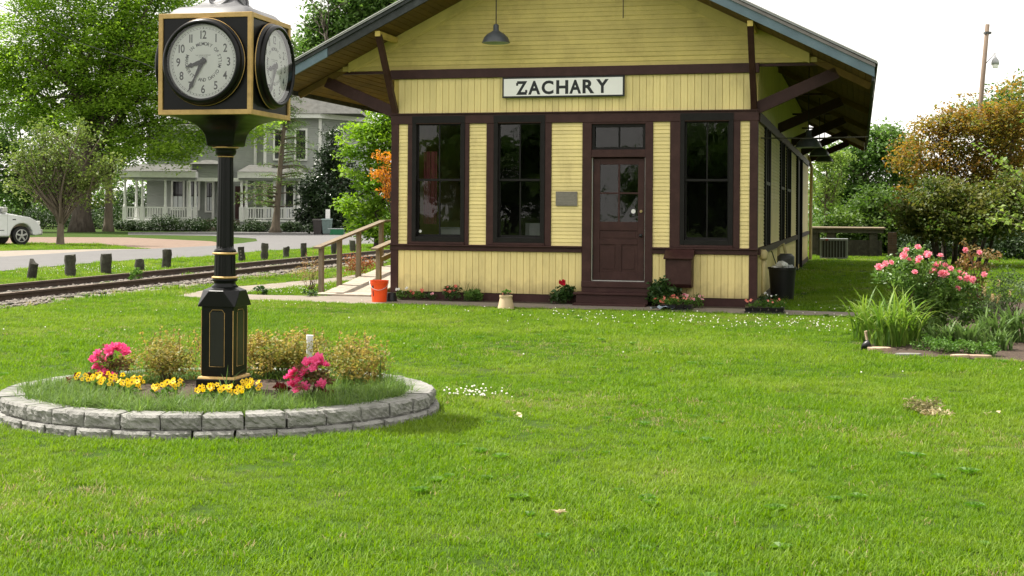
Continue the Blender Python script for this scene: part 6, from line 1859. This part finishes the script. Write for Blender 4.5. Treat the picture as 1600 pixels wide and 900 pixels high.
# local x: 0 is the front axle, nose to +x; truck width along y
arch = lambda cx, r: [(cx - r * math.cos(a), 0.40 + r * math.sin(a)) for a in np.linspace(0.15, math.pi - 0.15, 9)]
low = [(0.92, 0.42), (0.90, 0.85), (0.78, 1.12)] + [(0.55, 1.22), (-0.30, 1.30), (-0.62, 1.33)]
prof = [(-4.9, 0.55), (-4.9, 1.33), (-0.62, 1.33), (-0.30, 1.28), (0.40, 1.17), (0.70, 1.02), (0.86, 0.80), (0.92, 0.46), (0.62, 0.40)] + arch(0.0, 0.50)[::-1][0:0] 
a_f = [(0.0 + 0.52 * math.cos(a), 0.40 + 0.52 * math.sin(a)) for a in np.linspace(0.05, math.pi - 0.05, 10)]
a_r = [(-3.7 + 0.52 * math.cos(a), 0.40 + 0.52 * math.sin(a)) for a in np.linspace(0.05, math.pi - 0.05, 10)]
body = prof + a_f + [(-0.6, 0.38)] + [(-3.1, 0.38)] + a_r + [(-4.3, 0.5)]
MB().prism(body, -0.98, 0.98, 'y').build('body', CAR_WHITE, tk, bevel=0.05)
cab = [(-3.1, 1.335), (-0.55, 1.335), (-1.25, 1.92), (-1.6, 1.97), (-2.75, 1.95), (-3.05, 1.6)]
cb = MB().prism(cab, -0.84, 0.84, 'y').build('cab', CAR_WHITE, tk, bevel=0.04)
MB().prism([(-1.85, 1.38), (-0.80, 1.38), (-1.30, 1.86), (-1.85, 1.88)], -0.848, -0.842, 'y').build('side_window', HOUSE_DARK, cb)
MB().prism([(-2.9, 1.38), (-1.95, 1.38), (-1.95, 1.88), (-2.7, 1.87)], -0.848, -0.842, 'y').build('side_window', HOUSE_DARK, cb)
MB().add([(-0.60, -0.74, 1.37), (-0.60, 0.74, 1.37), (-1.22, 0.68, 1.89), (-1.22, -0.68, 1.89)], [(0, 1, 2, 3)]).build('windscreen', HOUSE_DARK, cb)
for y in (-1.0, 1.0):
    mi = MB().box(-0.95, -0.72, y - 0.12, y + 0.12, 1.38, 1.60).build('mirror', BLACK_PLASTIC if y > 0 else ALU, tk, bevel=0.03)
MB().box(-1.9, -1.68, -0.995, -0.98, 1.18, 1.22).build('door_handle', CAR_WHITE, tk)
MB().box(-0.66, -0.655, -0.984, -0.9805, 0.45, 1.32).build('door_seam', BLACK_PLASTIC, tk)
MB().box(-2.0, -1.995, -0.984, -0.9805, 0.45, 1.32).build('door_seam', BLACK_PLASTIC, tk)
MB().box(-0.42, -0.28, -0.986, -0.9805, 1.06, 1.10).build('fender_badge', BLACK_PLASTIC, tk)
MB().box(-1.3, -0.8, -0.986, -0.9805, 0.62, 0.65).build('door_badge', BLACK_PLASTIC, tk)
MB().tube([(-3.0, -1.06, 0.40), (-0.65, -1.06, 0.40)], 0.055, 8).build('running_board', ALU, tk)
for y in (-0.8, 0.8): MB().box(0.70, 0.86, y - 0.16, y + 0.16, 0.86, 1.02).build('headlight', DIAL_WHITE, tk, bevel=0.03)
MB().box(0.80, 1.0, -0.92, 0.92, 0.42, 0.66).build('bumper', ALU, tk, bevel=0.04)
for ax in (0.0, -3.7):
    for y in (-0.82, 0.82):
        wmm = Matrix.Translation((ax, y, 0.40)) @ Matrix.Rotation(R(90), 4, 'X')
        w = MB().lathe([(0.26, -0.14), (0.37, -0.14), (0.40, -0.10), (0.40, 0.10), (0.37, 0.14), (0.26, 0.14)], 28, wmm).build('wheel', BLACK_PLASTIC, tk, autosmooth=40)
        mb = MB()
        sgn = 1 if y < 0 else -1
        mb.lathe([(0.27, 0.141), (0.255, 0.15), (0.24, 0.148)], 24, wmm @ Matrix.Scale(sgn, 4, Vector((0, 0, 1))), caps=False)
        for k in range(5):
            mb.box(-0.035, 0.035, 0.04, 0.25, 0.139, 0.155, wmm @ Matrix.Scale(sgn, 4, Vector((0, 0, 1))) @ Matrix.Rotation(k * 2 * math.pi / 5, 4, 'Z'))
        mb.lathe([(0.06, 0.139), (0.06, 0.16), (0.03, 0.165)], 12, wmm @ Matrix.Scale(sgn, 4, Vector((0, 0, 1))))
        mb.build('rim', ALU, w)

# ------------------------------------------------------------------ trees
L_OAK = leaf_mat('oak_leaf', (0.115, 0.215, 0.028), (0.30, 0.43, 0.065), 0.58)
L_SMALL = leaf_mat('thin_tree_leaf', (0.075, 0.135, 0.026), (0.19, 0.23, 0.06), 0.42)
L_CYP = leaf_mat('cypress_leaf', (0.075, 0.145, 0.03), (0.16, 0.25, 0.06), 0.4)
L_MAG = leaf_mat('magnolia_leaf', (0.010, 0.026, 0.010), (0.035, 0.062, 0.020), 0.12, 0.3, 0.5)
L_MAPLE = leaf_mat('maple_leaf', (0.085, 0.190, 0.018), (0.240, 0.360, 0.045), 0.42)
L_ORANGE = leaf_mat('orange_leaf', (0.42, 0.17, 0.035), (0.55, 0.27, 0.06), 0.4)
L_CRAPE = leaf_mat('reddish_leaf', (0.085, 0.145, 0.024), (0.33, 0.17, 0.045), 0.5)
L_MID = leaf_mat('mid_green_leaf', (0.05, 0.115, 0.024), (0.14, 0.225, 0.05), 0.42)
L_SHADE = leaf_mat('shade_shrub_leaf', (0.035, 0.08, 0.014), (0.115, 0.180, 0.034), 0.36)
L_LIGHT = leaf_mat('light_leaf', (0.11, 0.19, 0.035), (0.26, 0.34, 0.08), 0.42)

def px_tree(name, label, bpx, D, ell_px, **kw):
    s = D / FOCAL
    b = W(bpx, 350, D); b.z = 0
    ells = []
    for e in ell_px:
        q = W(e[0], e[1], D)
        ells.append((q.x - b.x, (e[4] if len(e) > 4 else 0.0), q.z, e[2] * s, (e[5] if len(e) > 5 else e[2] * s * 0.8), e[3] * s))
    return tree(name, label, b, ells, **kw)

px_tree('oak_tree', 'huge spreading oak with fresh green leaves beside the grey house', 127, 88,
        [(140, 80, 110, 70), (60, 130, 90, 75), (220, 140, 100, 75), (300, 205, 62, 36), (40, 50, 75, 50), (190, 20, 100, 60), (265, 80, 85, 65), (335, 170, 60, 55), (395, 190, 40, 40), (270, 235, 80, 22), (90, -30, 110, 60), (250, -30, 90, 60), (-40, 120, 80, 90), (150, 190, 110, 45), (210, 232, 90, 22)],
        clumps=1350, per=84, clump_r=1.2, leaf=0.22, lmat=L_OAK, up=1.3, trunk_r=0.62, trunk_h=9.0, limbs=44, twigs=1, seed=3, flat=0.55)
px_tree('small_tree', 'small thin-leaved tree growing on the grass strip by the pickup', 95, 57,
        [(95, 250, 55, 45), (55, 285, 48, 34), (140, 285, 50, 38), (70, 215, 34, 32), (125, 212, 36, 30), (168, 265, 30, 34), (35, 250, 36, 34)],
        clumps=320, per=17, clump_r=0.45, leaf=0.14, lmat=L_SMALL, trunk_r=0.17, trunk_h=1.6, bark=BARK_PALE, limbs=50, twigs=2, seed=4, flat=0.9, shell=0.75)
px_tree('slender_tree', 'slender tree with a straight pale trunk left of the porch', 170, 90,
        [(165, 250, 28, 30), (185, 235, 30, 25), (150, 270, 22, 25)], clumps=70, per=30, clump_r=0.7, leaf=0.22, lmat=L_SMALL, trunk_r=0.30, trunk_h=5.0, bark=BARK_PALE, limbs=14, seed=5)
# bald cypress: a straight trunk with whorls of level twigs
D = 90.0
b = Vector((W(430, 350, D).x, D, 0))
cy = thing('cypress_tree', 'slim bald cypress with level twigs standing before the house', 'tree', b)
rng = np.random.default_rng(8); mb = MB(); pts = []; tips = []
H_ = 13.5
mb.tube([(0, 0, -0.1), (0.02, 0, 0.4), (0.12, 0, 1.5), (0.35, 0, 5), (0.75, 0, 9), (0.9, 0, H_)], [0.50, 0.30, 0.21, 0.16, 0.10, 0.02], 10)
for i in range(130):
    z = rng.uniform(1.6, H_ * 0.97); L = 3.3 * (1 - z / (H_ * 1.15)) * rng.uniform(0.6, 1.1); a = rng.uniform(0, 6.283)
    x0 = np.interp(z, [0, 1.5, 5, 9, H_], [0, .12, .35, .75, .9])
    e = np.array([x0 + L * math.cos(a), L * math.sin(a), z + rng.uniform(-0.35, 0.35)])
    mb.tube([(x0, 0, z), (x0 * .5 + e[0] * .5, e[1] * .5, z + 0.15), e], [0.05, 0.03, 0.01], 5)
    for u in np.linspace(0.25, 1, 16):
        c = np.array([x0, 0, z]) * (1 - u) + e * u
        pts += list(c + rng.normal(size=(5, 3)) * np.array([0.16, 0.16, 0.09]) + np.array([0, 0, 0.1 * math.sin(u * 3)]))
mb.build('trunk', BARK_PALE, cy, smooth=True)
leaves('crown', pts, 0.15 * rng.uniform(.6, 1.3, len(pts)), L_CYP, cy, up=1.0, aspect=0.35, rng=rng)

px_tree('magnolia_tree', 'dense dark magnolia at the corner of the grey house', 512, 87,
        [(510, 310, 42, 50), (490, 335, 32, 28), (530, 330, 35, 35), (515, 260, 25, 40), (522, 225, 16, 25), (545, 290, 25, 45)], clumps=230, per=42, clump_r=0.65, leaf=0.24, lmat=L_MAG, trunk_r=0.2, trunk_h=3.0, limbs=18, seed=6, flat=0.8)
px_tree('maple_tree', 'bright yellow green maple between the magnolia and the station', 590, 56,
        [(580, 215, 40, 42), (600, 280, 40, 50), (570, 320, 36, 28), (610, 200, 45, 45), (560, 345, 30, 22), (590, 345, 40, 30), (548, 232, 22, 18), (640, 260, 45, 80), (555, 275, 22, 20)],
        clumps=260, per=46, clump_r=0.55, leaf=0.20, lmat=L_MAPLE, trunk_r=0.16, trunk_h=2.5, limbs=24, seed=7, flat=0.55, up=0.7)
px_tree('orange_tree', 'small tree with orange new leaves against the station corner', 618, 50,
        [(604, 245, 16, 16), (600, 278, 18, 14), (610, 300, 14, 18), (625, 270, 20, 30)], clumps=46, per=30, clump_r=0.30, leaf=0.12, lmat=L_ORANGE, trunk_r=0.06, trunk_h=1.4, limbs=14, seed=8)
px_tree('background_tree', 'light green tree rising behind the left roof slope', 545, 118,
        [(540, 30, 62, 45), (500, 70, 40, 40), (590, 20, 60, 50), (480, 100, 30, 40), (560, -20, 70, 40), (640, 20, 70, 70), (470, 150, 40, 50)], clumps=520, per=50, clump_r=1.3, leaf=0.40, lmat=L_MID, trunk_r=0.4, trunk_h=9, limbs=26, seed=9)
px_tree('background_tree', 'dark leafy tree filling the gap behind the pickup and oak', 40, 112,
        [(40, 240, 80, 75), (-40, 260, 80, 80), (120, 280, 70, 60), (60, 310, 100, 45), (180, 300, 40, 50), (-30, 170, 90, 70)], clumps=330, per=48, clump_r=1.3, leaf=0.36, lmat=L_MID, trunk_r=0.4, trunk_h=5, limbs=20, seed=19)
# bare tree behind
D = 108.0
b = Vector((W(505, 350, D).x, D, 0)); rng = np.random.default_rng(12)
bt = thing('bare_tree', 'leafless grey tree with forked branches behind the clock', 'tree', b)
mb = MB()
def fork(p, d, L, r, lev):
    q = p + d * L
    mid = p + d * L * 0.5 + Vector((rng.normal(), rng.normal(), rng.normal())) * L * 0.05
    mb.tube([p, mid, q], [r, r * 0.85, r * 0.68], 6)
    if lev == 0: return
    for _ in range(2 if lev > 1 else 3):
        nd = (d + Vector((rng.normal() * 0.42, rng.normal() * 0.42, rng.normal() * 0.22 + 0.05))).normalized()
        fork(q, nd, L * rng.uniform(0.6, 0.85), r * 0.62, lev - 1)
fork(Vector((0, 0, -0.1)), Vector((0.03, 0, 1)), 6.2, 0.34, 6)
mb.build('trunk', BARK, bt, smooth=True)

px_tree('tall_tree', 'tall mid green tree beyond the loading platform', 1340, 78,
        [(1330, 265, 48, 52), (1378, 235, 42, 42), (1300, 300, 35, 50), (1350, 320, 60, 40), (1395, 225, 30, 40), (1310, 240, 22, 30), (1410, 270, 45, 60)], clumps=330, per=46, clump_r=0.85, leaf=0.24, lmat=L_MID, trunk_r=0.28, trunk_h=4.5, limbs=26, seed=13, flat=0.6)
px_tree('slim_tree', 'slim pale-trunked tree with airy leaves at the end of the station', 1290, 58,
        [(1288, 285, 28, 45), (1300, 330, 26, 30), (1278, 250, 18, 28), (1310, 250, 22, 25)], clumps=110, per=20, clump_r=0.40, leaf=0.15, lmat=L_LIGHT, trunk_r=0.10, trunk_h=3.2, bark=BARK_PALE, limbs=20, seed=14, shell=0.6)
px_tree('shade_shrub', 'broad dark green shrub behind the loading platform', 1350, 53,
        [(1345, 350, 60, 36), (1390, 350, 50, 50), (1310, 365, 40, 28), (1420, 370, 40, 40), (1370, 320, 40, 24)], clumps=260, per=44, clump_r=0.5, leaf=0.17, lmat=L_SHADE, trunk_r=0.12, trunk_h=0.9, limbs=16, seed=15, cat='shrub')
px_tree('red_leaf_tree', 'wide bushy tree with rusty red new growth behind the rose bed', 1490, 42,
        [(1445, 235, 50, 46), (1505, 205, 62, 46), (1530, 180, 55, 38), (1585, 170, 50, 45), (1560, 240, 50, 50), (1600, 220, 60, 70), (1460, 200, 35, 25), (1490, 260, 60, 40), (1420, 280, 34, 40), (1545, 290, 50, 45), (1470, 310, 55, 40), (1600, 320, 40, 50)], clumps=460, per=38, clump_r=0.5, leaf=0.12, lmat=L_CRAPE, trunk_r=0.10, trunk_h=2.2, limbs=46, twigs=1, seed=16,
        trunks=[(-0.45, 0.0, 0.07), (-0.2, 0.2, 0.08), (0.0, -0.1, 0.09), (0.25, 0.1, 0.07), (0.5, 0.0, 0.08), (0.8, 0.2, 0.07), (-0.75, 0.1, 0.06)], flat=0.5)
px_tree('green_understory_tree', 'bushy green tree in front of the rusty one, behind the rose bed', 1500, 40,
        [(1470, 315, 62, 38), (1418, 325, 32, 35), (1540, 325, 70, 40), (1595, 310, 50, 55), (1500, 348, 90, 28), (1440, 348, 40, 28)], clumps=260, per=44, clump_r=0.42, leaf=0.14, lmat=leaf_mat('olive_leaf', (0.045, 0.10, 0.018), (0.17, 0.16, 0.04), 0.4), trunk_r=0.08, trunk_h=1.6, limbs=24, seed=18, trunks=[(-0.6, 0, 0.06), (0.1, 0.2, 0.07), (0.7, 0, 0.06)])
px_tree('dark_tree', 'dark green tree behind the utility pole', 1570, 90,
        [(1545, 165, 40, 26), (1590, 200, 55, 60), (1505, 190, 32, 22), (1620, 150, 60, 40)], clumps=170, per=45, clump_r=0.9, leaf=0.27, lmat=L_MID, trunk_r=0.3, trunk_h=5, limbs=14, seed=17)
for i, (px, D, rx, hpx, lab) in enumerate(((1440, 48, 45, 40, 'dark undergrowth shrub behind the brick pier'), (1520, 50, 55, 50, 'dark undergrowth shrub beneath the rusty tree'), (1600, 47, 60, 60, 'dark undergrowth shrub at the far right boundary'), (60, 99, 60, 34, 'dark shrub under the oak behind the pickup'), (140, 101, 55, 40, 'dark shrub beside the oak trunk'), (-40, 98, 60, 40, 'dark shrub past the tail of the pickup'), (560, 92, 40, 30, 'dark shrub between house and maple'), (205, 112, 50, 66, 'tall dark shrub behind the left end of the porch'), (212, 106, 26, 80, 'narrow dense dark shrub right against the porch end'))):
    far_bush('undergrowth_shrub', lab, px, 362, D, rx, hpx, 2600, 0.17, L_HEDGE, 950 + i, 'dark undergrowth shrubs', ry=1.6)
# sapling whose branch reaches in from the right
D = 19.0
b = Vector((W(1650, 400, D).x, D, 0)); rng = np.random.default_rng(31)
sp = thing('sapling', 'sapling with pale new leaves reaching in over the rose bed', 'sapling', b)
mb = MB(); pts = []
mb.tube([(0, 0, -0.05), (0.02, 0, 1.0), (-0.05, 0, 2.0), (0.0, 0, 3.2)], [0.035, 0.028, 0.02, 0.008], 8)
for (x0, z0, tx, tz) in ((0, 1.5, 1530, 222), (0, 1.3, 1560, 250), (0, 1.1, 1536, 340), (0, 1.0, 1565, 325), (0, 1.7, 1590, 180), (0, 1.2, 1580, 300), (0, 2.2, 1700, 130), (0, 2.0, 1720, 200), (0, 1.5, 1715, 280), (0, 2.6, 1650, 60), (0, 2.4, 1610, 110)):
    e = W(tx, tz, D) - b; e.y = rng.uniform(-0.3, 0.3)
    mid = Vector((e.x * 0.5, e.y * .5, z0 * 0.45 + e.z * 0.55 + 0.08))
    mb.tube([(x0, 0, z0), mid, e], [0.012, 0.008, 0.003], 5)
    for u in np.linspace(0.35, 1.0, 24):
        c = mid.lerp(e, (u - .5) * 2) if u > .5 else Vector((x0, 0, z0)).lerp(mid, u * 2)
        pts += list(np.array(c) + rng.normal(size=(2, 3)) * 0.035)
mb.build('trunk', BARK_PALE, sp, smooth=True)
leaves('crown', pts, 0.075 * rng.uniform(.7, 1.3, len(pts)), L_LIGHT, sp, aspect=0.7, rng=rng)

# unseen trees added beyond the view to block sky light from the right
for i, (x, y, h, lab) in enumerate(((14.0, 17, 12, 'unseen tall tree added on the right to block sky light, nearest the rose bed'), (15.7, 21.5, 13, 'unseen tall tree added on the right to block sky light, second along the row'), (17.6, 26, 12, 'unseen tall tree added on the right to block sky light, third along the row'), (19.4, 30.5, 13, 'unseen tall tree added on the right to block sky light, fourth along the row'), (21.3, 35, 12, 'unseen tall tree added on the right to block sky light, fifth along the row'), (13.5, 12, 11, 'unseen tall tree added on the right to block sky light, abreast of the clock'))):
    tree('sky_block_tree', lab, (x, y, 0), [(0, 0, h * 0.6, 3.2, 3.2, h * 0.4), (0.5, -1.6, h * 0.36, 2.8, 2.6, h * 0.32), (-0.2, 1.6, h * 0.36, 2.8, 2.6, h * 0.32)], 230, 60, 1.15, 0.40, L_MID, trunk_r=0.25, trunk_h=3.5, limbs=10, seed=400 + i, group='unseen trees added on the right to block sky light')

# far wood that closes the view behind everything
rng = np.random.default_rng(77)
xs = rng.uniform(-150, 150, 900)
hh = 5.0 + 3.0 * np.sin(xs * 0.11) + 2.0 * np.sin(xs * 0.37 + 1)
zs = rng.uniform(0, 1, 900) ** 0.8 * np.clip(hh, 3.5, 9.5)
yy = rng.uniform(150, 175, 900)
k = np.repeat(np.arange(900), 36)
p = np.stack([xs, yy, zs], 1)[k] + rng.normal(size=(len(k), 3)) * np.array([1.5, 1.5, 0.9])
p[:, 2] = np.maximum(p[:, 2], 0.1)
o = leaves('distant_wood', p, 0.7 * rng.uniform(.7, 1.3, len(p)), L_MID, None, tint=rng.uniform(0, 1, 900)[k] * 0.6 + 0.4 * rng.uniform(0, 1, len(k)), rng=rng)
kind(o, 'stuff'); o['label'] = 'far off belt of green trees along the horizon'

# ------------------------------------------------------------------ utility pole and wires
D = 62.0
p_top, p_bot = W(1543, 38, D), W(1512, 388, D)
pb = Vector((p_bot.x, D, 0)); d = p_top - pb
up_ = thing('utility_pole', 'leaning brown wooden utility pole above the trees', 'utility pole', pb)
MB().tube([(0, 0, -0.2), tuple(d * 0.5), tuple(d)], [0.13, 0.115, 0.095], 12).build('pole_shaft', mat('pole_wood', (0.17, 0.125, 0.09), 0.9, 0.25, 4, 0.4, (0.09, 0.07, 0.055), 3, 0.3, 30, stretch=(1, 1, .2)), up_, smooth=True)
MB().box(d.x - 0.14, d.x + 0.14, -0.14, 0.14, d.z - 0.45, d.z - 0.35).build('band', METER, up_)
lp = W(1555, 97, D) - pb
lm_ = MB().tube([d * 0.80, d * 0.80 + Vector((0.12, 0, 0.28)), lp + Vector((0, 0, 0.42)), lp + Vector((0, 0, 0.3))], 0.018, 6).build('lamp_arm', METER, up_)
MB().lathe([(0.17, -0.12), (0.18, 0.0), (0.15, 0.10), (0.06, 0.22), (0.04, 0.32)], 16, Matrix.Translation(lp)).build('lamp_head', mat('lamp_grey', (0.34, 0.35, 0.36), 0.4), up_, smooth=True)
MB().lathe([(0.13, -0.26), (0.16, -0.121)], 14, Matrix.Translation(lp)).build('lamp_globe', DIAL_WHITE, up_)
def wire(label, pts, r=0.016):
    o = MB().tube(pts, r, 5).build('utility_wire', BLACK_PLASTIC, None); tag(o, label, 'wire')
D = 62.0
wire('thin utility wire slanting down across the oak toward the house', [W(-60, -18, D), W(30, 22, D), W(120, 66, D), W(223, 98, D + 6), W(330, 150, 92)])

# trees and houses of the street behind the viewer, as the station glass reflects them
px_list = ((-24, -52, 9, 9), (-10, -58, 10, 10), (6, -54, 8, 8), (-40, -46, 9, 9), (36, -60, 9, 9))
for i, (x, y, w, h) in enumerate(px_list):
    tree('street_tree', ['broad street tree across the lawn, facing the first station window', 'tallest street tree across the lawn, facing the middle window', 'round street tree across the lawn, facing the station door', 'street tree across the lawn on the railway side', 'street tree across the lawn on the rose bed side'][i], (x, y, 0),
         [(0, 0, h * 0.55, w * 0.6, w * 0.5, h * 0.45), (w * .4, 0, h * .35, w * .5, w * .4, h * .34), (-w * .4, 0, h * .35, w * .5, w * .4, h * .34)], 150, 46, 1.5, 0.8, L_MID, trunk_r=0.35, trunk_h=3.5, limbs=8, seed=200 + i, group='street trees across the lawn')
